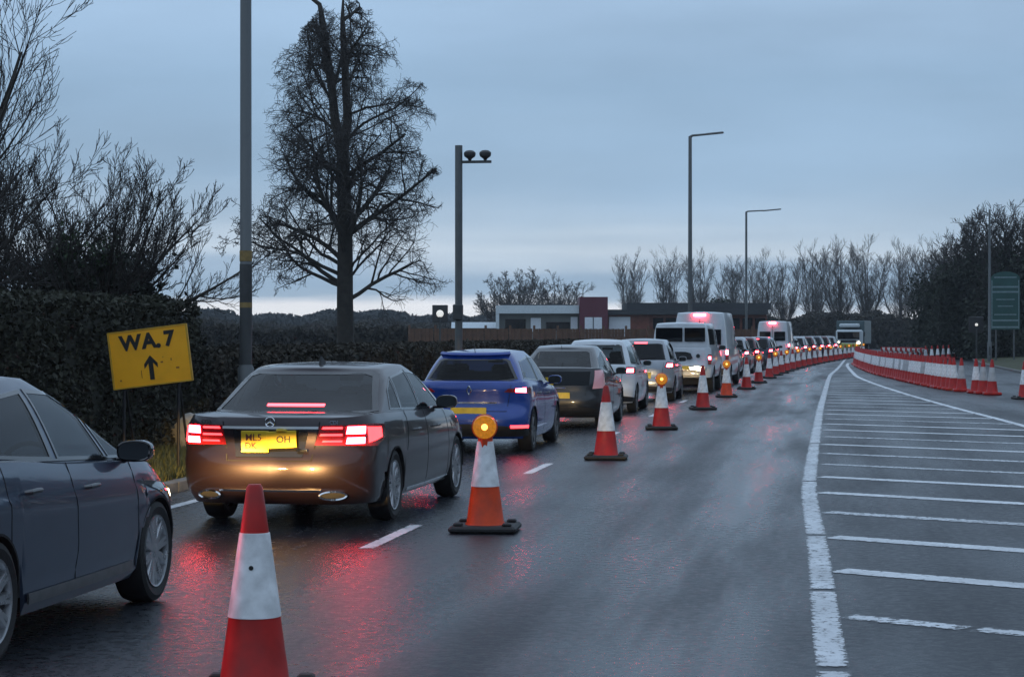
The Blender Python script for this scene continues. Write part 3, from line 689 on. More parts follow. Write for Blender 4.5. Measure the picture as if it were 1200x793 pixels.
def sal_extra(root, s):
    q = s.q_of_x
    # LED tail pattern: wide lit blocks, thin lit bars
    zc = .81
    for sg in (1, -1):
        for (x0, x1, z0, z1, m_) in ((.66, .80, .83, .895, M_brake), (.66, .80, .745, .80, M_brake), (.46, .63, .875, .893, M_tail), (.44, .63, .815, .833, M_tail), (.46, .63, .760, .776, M_tail)):
            f = MB(); patch(f, s.body, [(q(x0, z0), z0), (q(x1, z0), z0)], [(q(x0 + .01, z1), z1), (q(x1, z1), z1)], 6, 2, .012, sg); f.build('lamp_bar', m_, root)
        f = MB(); patch(f, s.body, [(q(.82, .83), .75), (1.0, .79)], [(q(.82, .83), .89), (1.0, .88)], 6, 3, .010, sg); f.build('lamp_bar', M_tail, root)
        # oval exhaust
        p = s.rearp(.56 * sg, .30) + Vector((0, -.022, 0)); f = MB(); ring = []
        for rx_, rz_, yy in ((.118, .042, -.005), (.118, .042, -.03), (.100, .028, -.03), (.095, .024, .03)):
            ring.append([(.56 * sg + rx_ * math.cos(a), p.y + yy + .045 * math.cos(a) * sg, .295 + rz_ * math.sin(a)) for a in np.linspace(0, 2 * PI, 25)])
        f.grid(ring); f.build('exhaust_tip', M_chrome, root)
        f = MB(); f.add([(.56 * sg + .096 * math.cos(a), p.y - .01 + .045 * math.cos(a) * sg, .295 + .025 * math.sin(a)) for a in np.linspace(0, 2 * PI, 24, endpoint=False)], [list(range(24))]); f.build('exhaust_hole', M_dark, root)
    f = MB(); lo = [(q(.0, .875), .875), (q(.43, .875), .875)]; up = [(q(.0, .897), .897), (q(.43, .897), .897)]
    for sg in (1, -1): patch(f, s.body, lo, up, 8, 2, .022, sg, skirt=.03)
    f.build('chrome_strip', M_satin, root)
    f = MB(); lo = [(0, .335), (q(.46, .335), .335)]; up = [(0, .350), (q(.46, .35), .350)]
    for sg in (1, -1): patch(f, s.body, lo, up, 8, 2, .010, sg)
    f.build('bumper_chrome_strip', M_chrome, root)
    # recess behind plates
    f = MB()
    for sg in (1, -1): patch(f, s.body, [(0, .63), (q(.30, .63), .63)], [(0, .865), (q(.34, .865), .865)], 6, 4, .004, sg)
    f.build('plate_recess', M_gblk, root)
    p = s.rearp(0, .76) + Vector((0, -.02, 0))
    f = MB(); f.box((-.125, p.y - .018, .765), (.25, .012, .19), bev=.004); a = f.build('number_plate', M_plate, root, smooth=False)
    f = MB(); f.box((.12, p.y - .034, .785), (.27, .012, .15), ry=R(-3), bev=.004); f.tube([(.12, p.y - .034, .85), (.12, p.y - .028, .868)], .05, 12); b = f.build('number_plate', M_plate, root, smooth=False)
    text('plate_text', 'ML5', .085, M_redprint, a, (-.135, p.y - .030, .80), off=.0008); text('plate_text', 'DK', .075, M_redprint, a, (-.16, p.y - .032, .728), off=.0008)
    text('plate_text', 'OH', .085, M_black, b, (.14, p.y - .046, .785), off=.0008)
    # emblem: ring and three arms
    pe = s.rearp(0, .945); f = MB(); ry = pe.y - .012
    ringp = [(.042 * math.cos(a), ry, .935 + .042 * math.sin(a)) for a in np.linspace(0, 2 * PI, 25)]
    f.tube(ringp, .005, 6, cap=False)
    for a in (90, 210, 330): f.tube([(0, ry, .935), (.04 * math.cos(R(a)), ry, .935 + .04 * math.sin(R(a)))], [.008, .003], 6)
    f.build('emblem', M_chrome, root)
    y1 = s.rearp(.55, .93).y - .006
    text('badge', 'E220', .045, M_chrome, root, (-.60, y1, .93), off=.001); text('badge', 'CDI', .045, M_chrome, root, (.56, y1, .93), off=.001)
    f = MB()   # shark fin
    f.add([(-.015, 1.75, 1.405), (.015, 1.75, 1.405), (.022, 1.93, 1.415), (-.022, 1.93, 1.415), (-.006, 1.77, 1.495), (.006, 1.77, 1.495), (.006, 1.80, 1.495), (-.006, 1.80, 1.495)],
          [[0, 1, 5, 4], [1, 2, 6, 5], [2, 3, 7, 6], [3, 0, 4, 7], [4, 5, 6, 7]]); f.build('roof_aerial', M_blk, root)
    lo = [(.66 + 1.0, .235), (3.6, .235)]; up = [(.66 + 1.0, .262), (3.6, .262)]
    for sg in (1, -1): f = MB(); patch(f, s.side, lo, up, 20, 1, .008, sg); f.build('sill_strip', M_chrome, root)
    f = MB(); f.box((.30, p.y - .02, .69), (.10, .015, .025), bev=.004); f.build('boot_button', M_chrome, root)
def QX(s, x, z): return s.q_of_x(x, z)
st = saloon
make_car('executive_saloon', saloon, PM_saloon, (-4.83, 17.72, 0), R(-1.2), wstyle='ten', cat='saloon car',
    label='dark purple-black saloon with brake lights lit and two yellow plates over a gold-lit bumper',
    windows=[([(1.28, 1.02), (1.62, 1.01)], [(1.42, 1.18), (1.66, 1.28)]), ([(1.66, 1.01), (2.38, .99)], [(1.74, 1.29), (2.34, 1.34)]), ([(2.44, .99), (3.42, .97)], [(2.42, 1.34), (2.78, 1.315)])],
    rwin=(.735, .60, .19, .93, .05), high=(.27, .355, .04, 'g'),
    tails=[([(QX(st, .40, .72), .735), (.9, .72), (1.02, .77)], [(QX(st, .44, .91), .905), (.9, .915), (1.04, .90)], M_lensoff, 'tail_lamp')],
    plate=None, handles=[(1.95, .80), (2.85, .80)], seams=[[(1.55, .62), (1.62, .8), (1.62, .99)], [(2.45, .26), (2.47, .6), (2.43, .99)], [(3.5, .26), (3.52, .6), (3.42, .95)]], mirror=(3.12, .97), extra=sal_extra,
    glassmat=M_glassl, beams=199)

# ---- grey five-door hatchback in the foreground
PM_grey = paint('blue_grey_metallic_paint', (.032, .055, .10), .6, .36)
hatchA = Shape(L=4.26, half=.90, sill=.20, axles=(.82, 3.44), AR=.352, wr=.325, crown=.05, rcrown=.035, wprof=[(0, .93), (.1, .97), (.18, .962), (.35, .98), (.6, .993), (.73, 1.0), (.77, .985), (.9, .965), (1, .935)],
    belt=[(0, .98), (.3, 1.04), (1.0, 1.03), (2.0, .965), (3.0, .92), (3.5, .88), (3.9, .80), (4.1, .72), (4.26, .62)],
    rear=[(.2, .15), (.4, .02), (.55, 0), (.8, .05), (1.04, .14)], front=[(.2, 4.12), (.4, 4.25), (.55, 4.24), (.7, 4.12), (.88, 3.85)],
    cr=.5, cf=.75, n=2.8, gz0=.86, gwb=.83, gwt=.58, gr0=.12, gr1=.62, gf0=3.55, gf1=2.25, gcr=.35, gcf=.35, gn=3.0, gmid=1.8,
    roof=[(.1, 1.30), (.6, 1.41), (1.2, 1.455), (1.7, 1.46), (2.3, 1.425), (3.2, 1.25)],
    headl=([(2.1, .64), (2.42, .58)], [(1.93, .80), (2.40, .69)]))
def hatch_extra(root, s):
    lo = [(1.25, .265), (2.95, .265)]; up = [(1.25, .315), (2.95, .315)]
    for sg in (1, -1): f = MB(); patch(f, s.side, lo, up, 20, 2, .018, sg); f.build('sill_moulding', M_alloyd, root)
    f = MB(); f.tube([(0, .75, 1.43), (0, .62, 1.62)], [.006, .003], 6); f.build('roof_aerial', M_blk, root)
    for sg in (1, -1): f = MB(); patch(f, s.gside, [(.55, 1.045), (1.9, .985), (3.1, .935)], [(.55, 1.057), (1.9, .997), (3.1, .947)], 20, 1, .010, sg); f.build('window_trim', M_gblk, root)
h = hatchA
make_car('hatchback', hatchA, PM_grey, (-5.10, 9.40, 0), 0, wstyle='ten', cat='car',
    label='slate grey hatchback with silver alloy wheels cut off by the left edge of the picture',
    windows=[([(.50, 1.09), (.86, 1.075)], [(.70, 1.20), (.92, 1.31)]), ([(.92, 1.07), (1.82, 1.01)], [(.98, 1.32), (1.78, 1.375)]), ([(1.94, 1.005), (2.72, .965)], [(1.88, 1.375), (2.22, 1.355), (2.52, 1.235)]), ([(2.80, .965), (3.16, .95)], [(2.62, 1.195), (2.66, 1.175)])],
    rwin=(.62, .52, .42, .93), tails=[([(QX(h, .55, .8), .78), (1.02, .82)], [(QX(h, .6, .9), .92), (1.06, .98)], M_brake, 'tail_lamp')],
    handles=[(1.30, .86), (2.20, .825)], seams=[[(1.02, .60), (1.0, .75), (.95, 1.02)], [(1.98, .26), (2.0, .5), (1.90, .98)], [(3.02, .27), (3.08, .45), (3.02, .7), (2.98, .93)]],
    mirror=(2.92, .935), trim=M_gblk, extra=hatch_extra, glassmat=M_glass, beams=4200)
# ---- blue hatchback
PM_blue = paint('deep_blue_paint', (.005, .045, .28), .2, .25)
hatchB = Shape(L=4.2, half=.875, sill=.20, axles=(.72, 3.32), AR=.345, wr=.32, crown=.03, rcrown=.035,
    belt=[(0, .98), (.2, 1.02), (1.0, 1.0), (2.0, .95), (3.0, .91), (3.6, .84), (4.0, .74), (4.2, .65)],
    rear=[(.2, .14), (.33, .02), (.48, 0), (.58, .03), (.66, .10), (.85, .09), (.95, .08), (1.03, .12)], front=[(.2, 4.06), (.4, 4.19), (.6, 4.18), (.8, 4.0), (.9, 3.8)],
    cr=.45, cf=.75, n=2.9, gz0=.88, gwb=.81, gwt=.56, gr0=.09, gr1=.55, gf0=3.45, gf1=2.3, gcr=.34, gcf=.35, gn=2.8, gmid=1.8,
    roof=[(.1, 1.30), (.5, 1.405), (1.1, 1.445), (1.7, 1.455), (2.3, 1.43), (3.1, 1.28)], headl=([(2.1, .62), (2.4, .58)], [(1.95, .78), (2.4, .70)]))
def blue_extra(root, s):
    q = s.q_of_x
    f = MB(); z0 = .715
    for sg in (1, -1): patch(f, s.body, [(0, z0), (q(.40, z0), z0)], [(0, z0 + .018), (q(.40, z0), z0 + .018)], 8, 1, .012, sg)
    f.build('chrome_strip', M_chrome, root)
    y0 = s.rearp(0, .88).y - .012; f = MB()
    f.tube([(0, y0, .965), (.034, y0, .90), (0, y0, .835), (-.034, y0, .90), (0, y0, .965)], .010, 6, cap=False); f.build('diamond_emblem', M_chrome, root)
    f = MB(); f.tube([(0, .62, 1.44), (0, .52, 1.54)], [.006, .003], 6); f.build('roof_aerial', M_blk, root)
    f = MB(); patch(f, s.grear, [(-.50, .93), (.50, .93)], [(-.48, .985), (.48, .985)], 10, 2, .05, 1, skirt=.06); f.build('roof_spoiler', PM_blue, root)
    for sg in (1, -1):
        f = MB(); patch(f, s.body, [(q(.60, .36), .36), (.85, .36)], [(q(.60, .40), .40), (.85, .40)], 6, 1, .012, sg); f.build('reflector', M_tail if sg > 0 else M_lensoff, root)  # right reflector is given its own glow; the left is plain red
b_ = hatchB
make_car('hatchback', hatchB, PM_blue, (-5.10, 29.55, 0), 0, wstyle='seven', cat='car', label='bright blue hatchback with a diamond emblem, right in front of the dark saloon',
    windows=[([(.62, 1.07), (1.72, 1.02)], [(.86, 1.30), (1.70, 1.36)]), ([(1.80, 1.01), (2.95, .975)], [(1.78, 1.365), (2.32, 1.345)])],
    rwin=(.64, .50, .30, .86, .06),
    tails=[([(QX(b_, .50, .88), .875), (.95, .85)], [(QX(b_, .56, .93), .925), (1.03, .945)], M_lensoff, 'tail_lamp'), ([(QX(b_, .66, .88), .875), (QX(b_, .79, .88), .865)], [(QX(b_, .66, .93), .925), (QX(b_, .79, .93), .935)], M_brake, 'brake_lamp', .012)],
    plate=(0, .60, .52, .11), handles=[(1.2, .84), (2.1, .82)], seams=[[(1.76, .26), (1.8, .6), (1.75, .98)], [(2.95, .27), (2.98, .6), (2.9, .92)]], mirror=(2.72, .95), trim=PM_blue, extra=blue_extra,
    bumper=([(0, .24), (.95, .24)], [(0, .42), (.9, .34)]), beams=110)
# ---- dark hybrid liftback, tall clear tail lamps
PM_graph = paint('graphite_paint', (.016, .018, .022), .4, .3)
lift = Shape(L=4.46, half=.875, sill=.2, axles=(.85, 3.55), AR=.34, wr=.315, crown=.03, rcrown=.03,
    belt=[(0, 1.05), (.2, 1.09), (1.0, 1.04), (2.0, .96), (3.0, .90), (3.8, .82), (4.2, .73), (4.46, .62)],
    rear=[(.2, .14), (.33, .02), (.5, 0), (.62, .03), (.85, .05), (1.08, .10)], front=[(.2, 4.3), (.4, 4.45), (.6, 4.42), (.8, 4.1)],
    cr=.42, cf=.8, n=3.1, gz0=.92, gwb=.80, gwt=.57, gr0=.10, gr1=1.3, gf0=3.75, gf1=2.5, gcr=.3, gcf=.35, gn=3.0, gmid=1.9,
    roof=[(.1, 1.20), (.6, 1.34), (1.2, 1.43), (1.9, 1.485), (2.6, 1.44), (3.3, 1.26)], headl=([(2.1, .62), (2.4, .58)], [(1.95, .78), (2.4, .70)]))
def lift_extra(root, s):
    f = MB(); patch(f, s.rearp, [(-.60, .78), (.60, .78)], [(-.62, 1.03), (.62, 1.03)], 14, 4, .006); f.build('lower_rear_window', M_glass, root)
    f = MB(); f.box((0, s.rearp(0, .73).y - .01, .735), (.36, .02, .02), bev=.004); f.build('chrome_strip', M_chrome, root)
    f = MB(); f.tube([(.0, .95, 1.42), (0, .88, 1.50)], [.006, .003], 6); f.build('roof_aerial', M_blk, root)
    p = s.rearp(-.16, .81); f = MB(); f.tube([(-.16, p.y - .012, .81), (-.16, p.y - .028, .81)], .12, 20); f.build('round_sticker', M_plate, root)
l_ = lift
make_car('liftback_car', lift, PM_graph, (-4.87, 37.5, 0), 0, wstyle='seven', cat='car', label='graphite liftback with tall pale tail lamps, in front of the blue hatchback',
    windows=[([(.85, 1.10), (1.75, 1.04)], [(1.15, 1.27), (1.75, 1.38)]), ([(1.82, 1.03), (3.1, .96)], [(1.82, 1.385), (2.5, 1.36)])],
    rwin=(.64, .50, .22, .92), tails=[([(QX(l_, .66, .72), .72), (.99, .74)], [(QX(l_, .69, 1.05), 1.05), (1.0, 1.06)], M_pinkl, 'tail_lamp')],
    plate=(0, .60, .52, .11), handles=[(1.3, .86), (2.2, .84)], seams=[[(1.78, .26), (1.82, .6), (1.78, .98)]], mirror=(2.95, .95), trim=PM_graph, extra=lift_extra,
    bumper=([(0, .24), (.95, .24)], [(0, .40), (.9, .34)]), beams=70)
# ---- white hatch
PM_white = paint('white_paint', (.62, .66, .70), 0, .3)
PM_silver = paint('silver_paint', (.32, .34, .37), .6, .3)
hatchC = Shape(L=4.1, half=.87, sill=.22, axles=(.72, 3.27), AR=.345, wr=.32, crown=.03, rcrown=.035,
    belt=[(0, 1.0), (.2, 1.05), (1.0, 1.02), (2.0, .99), (3.0, .95), (3.6, .88), (3.95, .76), (4.1, .66)],
    rear=[(.2, .12), (.33, .02), (.5, 0), (.62, .04), (.9, .06), (1.05, .10)], front=[(.2, 3.96), (.4, 4.09), (.6, 4.08), (.8, 3.95), (.95, 3.7)],
    cr=.4, cf=.7, n=3.1, gz0=.93, gwb=.80, gwt=.60, gr0=.08, gr1=.38, gf0=3.4, gf1=2.4, gcr=.26, gcf=.35, gn=3.0, gmid=1.8,
    roof=[(.1, 1.48), (.5, 1.55), (1.1, 1.57), (1.8, 1.565), (2.4, 1.52), (3.1, 1.32)], headl=([(2.1, .66), (2.4, .62)], [(1.95, .82), (2.4, .74)]))
c_ = hatchC
def hatchC_kw():
    return dict(windows=[([(.50, 1.10), (1.65, 1.06)], [(.68, 1.42), (1.65, 1.47)]), ([(1.73, 1.055), (2.95, 1.02)], [(1.73, 1.47), (2.4, 1.44)])], rwin=(.62, .52, .22, .88),
        tails=[([(QX(c_, .60, .9), .86), (1.0, .86)], [(QX(c_, .66, 1.0), 1.0), (1.04, 1.0)], M_lensoff, 'tail_lamp'), ([(QX(c_, .66, .9), .88), (QX(c_, .80, .9), .88)], [(QX(c_, .68, .96), .96), (QX(c_, .80, .96), .96)], M_brake, 'brake_lamp', .012)],
        handles=[(1.2, .88), (2.1, .87)], seams=[[(1.70, .28), (1.74, .6), (1.70, 1.0)], [(2.95, .28), (2.98, .6), (2.92, .95)]], mirror=(2.72, 1.0), bumper=([(0, .25), (.95, .25)], [(0, .40), (.9, .34)]))
make_car('hatchback', hatchC, PM_white, (-4.98, 45.0, 0), 0, wstyle='seven', label='plain white hatchback in front of the graphite liftback', trim=PM_white, plate=(0, .72, .52, .11), beams=160, **hatchC_kw())
PM_red = paint('dark_red_paint', (.10, .012, .02), .2, .3)
PM_navy = paint('navy_paint', (.02, .03, .06), .3, .3)
def big_plate(root, s):
    pass
k_ = hatchC_kw(); k_['high'] = (.16, .90, .05, 'g')
make_car('hatchback', hatchC, PM_silver, (-4.72, 53.0, 0), 0, wstyle='seven', label='silver hatchback with glaring brake lights behind the white pickup', trim=PM_silver, plate=(0, .66, .56, .16), beams=150, **k_)
# ---- white pickup with canopy
def boxy(half, H, L, sill=.35, belt=1.15, wr=.38, gr1=.08, gf=(4.0, 3.2), ax=(.95, 4.0), rb=.62, nose=.95, gwt=None):
    return Shape(L=L, half=half, sill=sill, axles=ax, AR=wr + .05, wr=wr, crown=.03, rcrown=.04,
        belt=[(0, belt), (gf[0] - .2, belt), (L - .5, nose + .05), (L, nose - .15)], fr=1.1, rear=[(.3, .04), (.5, 0), (.9, .02), (belt, .04)], front=[(.3, L - .1), (.5, L), (.8, L - .03), (belt, L - .5)],
        cr=.14, cf=.5, n=3.4, gz0=belt - .06, gwb=half * .965, gwt=gwt or half * .86, gr0=.05, gr1=gr1, gf0=gf[0], gf1=gf[1], gcr=.12, gcf=.35, gn=3.4, gmid=L * .4,
        wprof=[(0, .95), (.2, .99), (.5, 1), (.8, .99), (1, .97)], planw=[(0, .985), (.3, 1), (1, .97)],
        roof=[(0, H - .03), (.6, H), (gf[1] - .3, H), (gf[1] + .2, H - .05), (gf[0], H - .3)], headl=([(2.1, nose - .33), (2.4, nose - .33)], [(2.0, nose - .15), (2.4, nose - .16)]))
pk = boxy(.92, 2.03, 5.0, sill=.45, belt=1.30, wr=.38, gf=(3.9, 3.1), ax=(1.1, 4.1), nose=1.15)
def pk_extra(root, s):
    # two-pane rear window in a white surround, tailgate recess, step bumper
    for x0, x1 in ((-.72, .06), (.12, .72)):
        f = MB(); f.box(((x0 + x1) / 2, .035, 1.70), (x1 - x0, .05, .40), bev=.01); f.build('rear_window', M_glass, root)
    f = MB(); vs = [(-.36, 1.02), (-.30, 1.16), (-.15, 1.20), (.15, 1.20), (.30, 1.16), (.36, 1.02), (.30, .98), (-.30, .98)]
    f.add([(x, -.02, z) for x, z in vs] + [(x, .03, z) for x, z in vs], [list(range(8)), *[[i, i + 8, (i + 1) % 8 + 8, (i + 1) % 8] for i in range(8)]]); f.build('tailgate_recess', M_blk, root, smooth=False)
    f = MB(); f.tube([(.52, -.02, 1.08), (.52, -.045, 1.08)], .06, 14); f.build('tailgate_latch', M_blk, root)
    f = MB(); f.box((0, -.06, .72), (1.5, .16, .14), bev=.02); f.build('step_bumper', M_chrome, root)
    f = MB(); f.box((0, -.03, .50), (1.4, .06, .05), bev=.01); f.build('tow_bar', M_alloyd, root)
    for sg in (1, -1):
        f = MB(); f.box((sg * .86, .0, .98), (.10, .06, .30), bev=.01); f.build('tail_lamp', M_lensoff, root)
        f = MB(); f.box((sg * .86, -.034, 1.02), (.07, .012, .09), bev=.003); f.build('brake_lamp', M_brake, root)
    f = MB(); f.box((0, -.15, .74), (.52, .01, .11), bev=.003); f.build('number_plate', M_plate, root)
make_car('pickup_truck', pk, PM_white, (-4.25, 61.0, 0), R(-1), wstyle='seven', cat='pickup truck', label='white high-sided pickup with a wide split rear window', plate=None, mirror=(3.35, 1.25), trim=M_blk,
    windows=[([(.4, 1.42), (2.0, 1.42)], [(.4, 1.85), (2.0, 1.85)]), ([(2.3, 1.38), (3.3, 1.38)], [(2.3, 1.85), (3.0, 1.82)])], extra=pk_extra, beams=40)
vn = boxy(.97, 2.42, 5.3, sill=.35, belt=1.25, wr=.34, gf=(4.6, 3.7), ax=(1.0, 4.3), nose=1.1)
def van_extra(root, s):
    for sg in (1, -1):
        f = MB(); f.box((sg * .40, .035, 1.62), (.60, .045, .50), bev=.012); f.build('rear_window', M_glass, root)
        f = MB(); f.box((sg * .90, .02, 1.05), (.11, .06, .36), bev=.01); f.build('tail_lamp', M_lensoff, root)
        f = MB(); f.box((sg * .90, -.016, 1.12), (.09, .012, .15), bev=.003); f.build('brake_lamp', M_brake, root)
    f = MB(); f.box((0, .03, 1.35), (.014, .05, 1.7)); f.build('door_gap', M_dark, root, smooth=False)
    f = MB(); f.box((0, .02, 2.34), (.40, .05, .07), bev=.01); f.build('high_brake_light', M_brake, root)
    f = MB(); f.box((0, -.03, .50), (1.8, .12, .20), bev=.02); f.build('rear_bumper', M_blk, root)
    f = MB(); f.box((-.0, -.10, .66), (.52, .012, .11), bev=.003); f.build('number_plate', M_plate, root)
van1 = make_car('panel_van', vn, PM_white, (-4.15, 68.6, 0), R(-2), wstyle='seven', cat='van', label='tall white van with a lit red strip under its roof, just ahead of the pickup', plate=None, mirror=(4.0, 1.25), trim=M_blk,
    windows=[([(3.1, 1.35), (4.2, 1.33)], [(3.1, 1.95), (3.7, 1.93)])], extra=van_extra, beams=40)
# ---- rest of the queue, shrinking away round the bend
def far_vehicle(kind, y, pm, lab, dx=0):
    x = -4.6 + bend(y) + dx; a = -(bend(y + 4) - bend(y)) / 4
    if kind == 'van':
        o = copy_tree(van1)
    else:
        kk = hatchC_kw(); kk['high'] = (.16, .90, .05, 'g')
        if kind not in FAR:
            FAR[kind] = make_car('queuing_car', hatchC, pm, (x, y, 0), a, wstyle='seven', label=lab, trim=M_blk, beams=30, **kk); return FAR[kind]
        o = copy_tree(FAR[kind])
    o.location = (x, y, 0); o.rotation_euler = (0, 0, a); o['label'] = lab; return o
FAR = {}
far_vehicle('red', 76.5, PM_red, 'dark red car glowing with brake lights, first ahead of the tall van')
far_vehicle('navy', 82.8, PM_navy, 'navy car directly ahead of the dark red car beyond the tall van')
far_vehicle('silver', 89.4, PM_silver, 'silver car third ahead of the tall van, mostly hidden')
far_vehicle('red', 96.0, None, 'second dark red car, midway between the two white vans')
far_vehicle('navy', 102.5, None, 'navy car just behind the farther white van', .2)
far_vehicle('silver', 108.8, None, 'silver car tucked behind the farther white van', -.1)
far_vehicle('van', 115.5, None, 'farther white van with one red lamp at its roof', .05)
seq = ['navy', 'silver', 'red', 'navy', 'red', 'silver']
for i, kd in enumerate(seq):
    o = far_vehicle(kd, 123.5 + i * 6.8, None, 'small distant car with red lights in the bunched far end of the queue')
# ------------------------------------------------------------------ traffic cones
M_cred = mat('cone_red_plastic', (.40, .012, .010), .42, noise=.28, nscale=7, rvar=.12, spec=.35)
M_corg = mat('cone_orange_plastic', (.62, .055, .008), .42, noise=.25, nscale=7, rvar=.12, spec=.35)
M_sleeve = mat('white_reflective_sleeve', (.76, .78, .80), .4, noise=.24, nscale=11, rvar=.1)
M_sleeve2 = mat('grubby_white_sleeve', (.42, .44, .46), .45, noise=.25, nscale=7, rvar=.1)
M_rub = mat('black_rubber_base', (.014, .014, .015), .65, noise=.3, nscale=10, bump=.3)
M_amber = mat('amber_lens', (.55, .20, .01), .12, coat=1, emit=(1, .32, .01), es=.30, noise=.4, nscale=30)
M_amberhot = mat('amber_bulb', (.9, .5, .1), .3, emit=(1, .50, .10), es=2.6)
def crad(z): return .166 - (.166 - .036) * (z - .06) / .94
def cone_parts(red, name):
    b = MB(); b.lathe([(crad(.06) + .015, .055), (crad(.08), .08), (crad(.385), .385), (crad(.39) - .004, .39), (crad(.77) - .004, .77), (crad(.775), .775), (crad(.985), .985), (crad(1.0) - .008, 1.0), (.012, 1.0)], n=28)
    sl = MB(); sl.lathe([(crad(.385) - .002, .385), (crad(.387) + .004, .388), (crad(.775) + .004, .775), (crad(.777) - .002, .777)], n=28, closed=True)
    return b.mesh(name, red), sl.mesh('reflective_sleeve', M_sleeve), sl.mesh('reflective_sleeve', M_sleeve2)
cone_me, sleeve_me, sleeve2_me = cone_parts(M_cred, 'cone_body')
cone_o, _, _ = cone_parts(M_corg, 'cone_body')
bb = MB(); bb.box((0, 0, .03), (.58, .58, .06), bev=.02)
for sx in (-1, 1):
    for sy in (-1, 1): bb.box((sx * .21, sy * .21, .072), (.08, .08, .03), bev=.01)
base_me = bb.mesh('base_plate', M_rub, smooth=False)
bs = MB(); bs.box((0, 0, .04), (.50, .50, .08), bev=.02); base_red = bs.mesh('base_plate', M_cred, smooth=False)
lb = MB(); lb.lathe([(.02, -.045), (.098, -.04), (.104, -.02), (.104, .02), (.098, .04), (.02, .045)], axis='y', n=28)
lamp_body = lb.mesh('lamp_lens', M_amber)
lr = MB(); lr.lathe([(.106, -.012), (.112, -.010), (.112, .010), (.106, .012)], axis='y', n=28, closed=True); lr.box((0, 0, -.14), (.07, .06, .10), bev=.015)
lamp_ring = lr.mesh('lamp_case', M_corg); 
lh = MB(); lh.lathe([(.001, -.052), (.022, -.050), (.028, -.046)], axis='y', n=16); lamp_hot = lh.mesh('bulb_glow', M_amberhot)
def cone(x, y, red='r', lamp=False, label='', group='traffic cones closing off the queue lane', rz=None, base='b', tilt=0, dirty=False):
    c = empty('traffic_cone', (x, y, .004), rz if rz is not None else random.uniform(-.3, .3), label=label, cat='traffic cone', group=group)
    link('base_plate', base_me if base == 'b' else base_red, c); link('cone_body', cone_me if red == 'r' else cone_o, c); link('reflective_sleeve', sleeve2_me if dirty else sleeve_me, c)
    if tilt: c.rotation_euler[0] = tilt
    if lamp:
        L_ = empty('warning_lamp', (0, 0, .90)); L_.parent = c; L_.rotation_euler = (0, 0, .14 - c.rotation_euler[2])
        L_.location = (0, -.045, .90)
        link('lamp_lens', lamp_body, L_); link('lamp_case', lamp_ring, L_); link('bulb_glow', lamp_hot, L_)
    return c
random.seed(8)
CP = [(-2.64, 9.45, 'r', 0, 'nearest traffic cone, red with a white sleeve, cut by the bottom of the picture'),
      (-2.93, 17.85, 'o', 1, 'orange cone with a large amber lamp, beside the dark saloon'),
      (-2.99, 28.4, 'r', 0, 'red and white cone without a lamp beside the blue hatchback'),
      (-2.95, 37.5, 'r', 1, 'lamp-topped cone beside the graphite liftback'),
      (-2.80, 47.5, 'r', 0, 'red cone without a lamp beside the white hatchback'),
      (-2.72, 57.0, 'o', 1, 'orange lamp-topped cone near the back of the white pickup'),
      (-2.50, 65.5, 'r', 0, 'plain cone beside the front of the white pickup'),
      (-2.40, 74.0, 'r', 1, 'cone with lamp beside the tall white van'),
      (-2.25, 82.0, 'r', 0, 'plain cone beside the dark red far car')]
for i, (x, y, r_, lm, lab) in enumerate(CP):
    c = cone(x, y, r_, lm, lab, rz=[.1, .05, .06, .1, .2, .1, .0, .1, 0][i])
    if i == 0:
        f = MB(); f.lathe([(.001, .0), (.011, .0), (.011, .003), (.001, .003)], axis='y', n=12); f.build('sticker', M_black, c, loc=(.0, -crad(.62) - .008, .62))
y = 88.0; i = 0
while y < 172:
    cone(-2.55 + bend(y), y, 'r', i % 2 == 0, 'small far cone in the tail of the lane-closing line round the bend', ); y += 4.6; i += 1
# long close-set row on the right
rr = interp([(60, 4.6), (65, 3.75), (72, 3.2), (80, 2.72), (95, 2.0), (121, 1.6), (130, 2.0)])
yy = 60.2; k = 0
while yy < 128:
    x = rr(yy); sl_ = (rr(yy + .3) - rr(yy - .3)) / .6; st_ = random.choice((.78, .92, 1.05)) / math.sqrt(1 + sl_ * sl_)
    lab = 'red and white cone in the middle of the long close-packed row on the right'
    if k == 0: lab = 'end cone of the long close-packed row, closest to the camera'
    if k in (1, 2): lab = ('middle' if k == 1 else 'farthest') + ' of the three cones set apart at the near end of the packed row'
    if k == 4: lab = 'first cone of the packed row past the short gap at its near end'
    if k != 3:
        cone(x + random.uniform(-.02, .02), yy, 'r', False, lab, 'close-packed cones edging the closed lane', base='r', rz=random.uniform(-.1, .1), dirty=random.random() < .2)
    yy += st_; k += 1
cone(5.12, 56.4, 'r', False, 'lone cone at the right edge of the picture, apart from the packed row', 'close-packed cones edging the closed lane', rz=.2)
for i in range(26):
    y = 132 + i * 3.2; cone(3.4 + bend(y) + i * .30, y, 'r', False, 'tiny distant cone in the sparse line beyond the packed row', 'distant cones on the far carriageway', base='r', dirty=i % 3 == 0)
# red and white plastic barriers far right behind
bm_ = MB(); bm_.box((0, 0, .55), (1.9, .06, .30), bev=.02); bm_.box((-.8, 0, .25), (.08, .4, .5)); bm_.box((.8, 0, .25), (.08, .4, .5)); bar_me = bm_.mesh('barrier_board', [M_cred], smooth=False)
b2 = MB()
for q in range(4): b2.box((-.72 + q * .48, -.001, .55), (.2, .07, .26))
bs_me = b2.mesh('white_stripe', M_sleeve, smooth=False)
for i in range(9):
    e = empty('roadworks_barrier', at(1046 + i * 6, 168 - i * 2.2), R(-12), label='red and white works barrier in the low row before the dark wood', cat='barrier', group='works barriers before the wood')
    link('barrier_board', bar_me, e); link('white_stripe', bs_me, e)
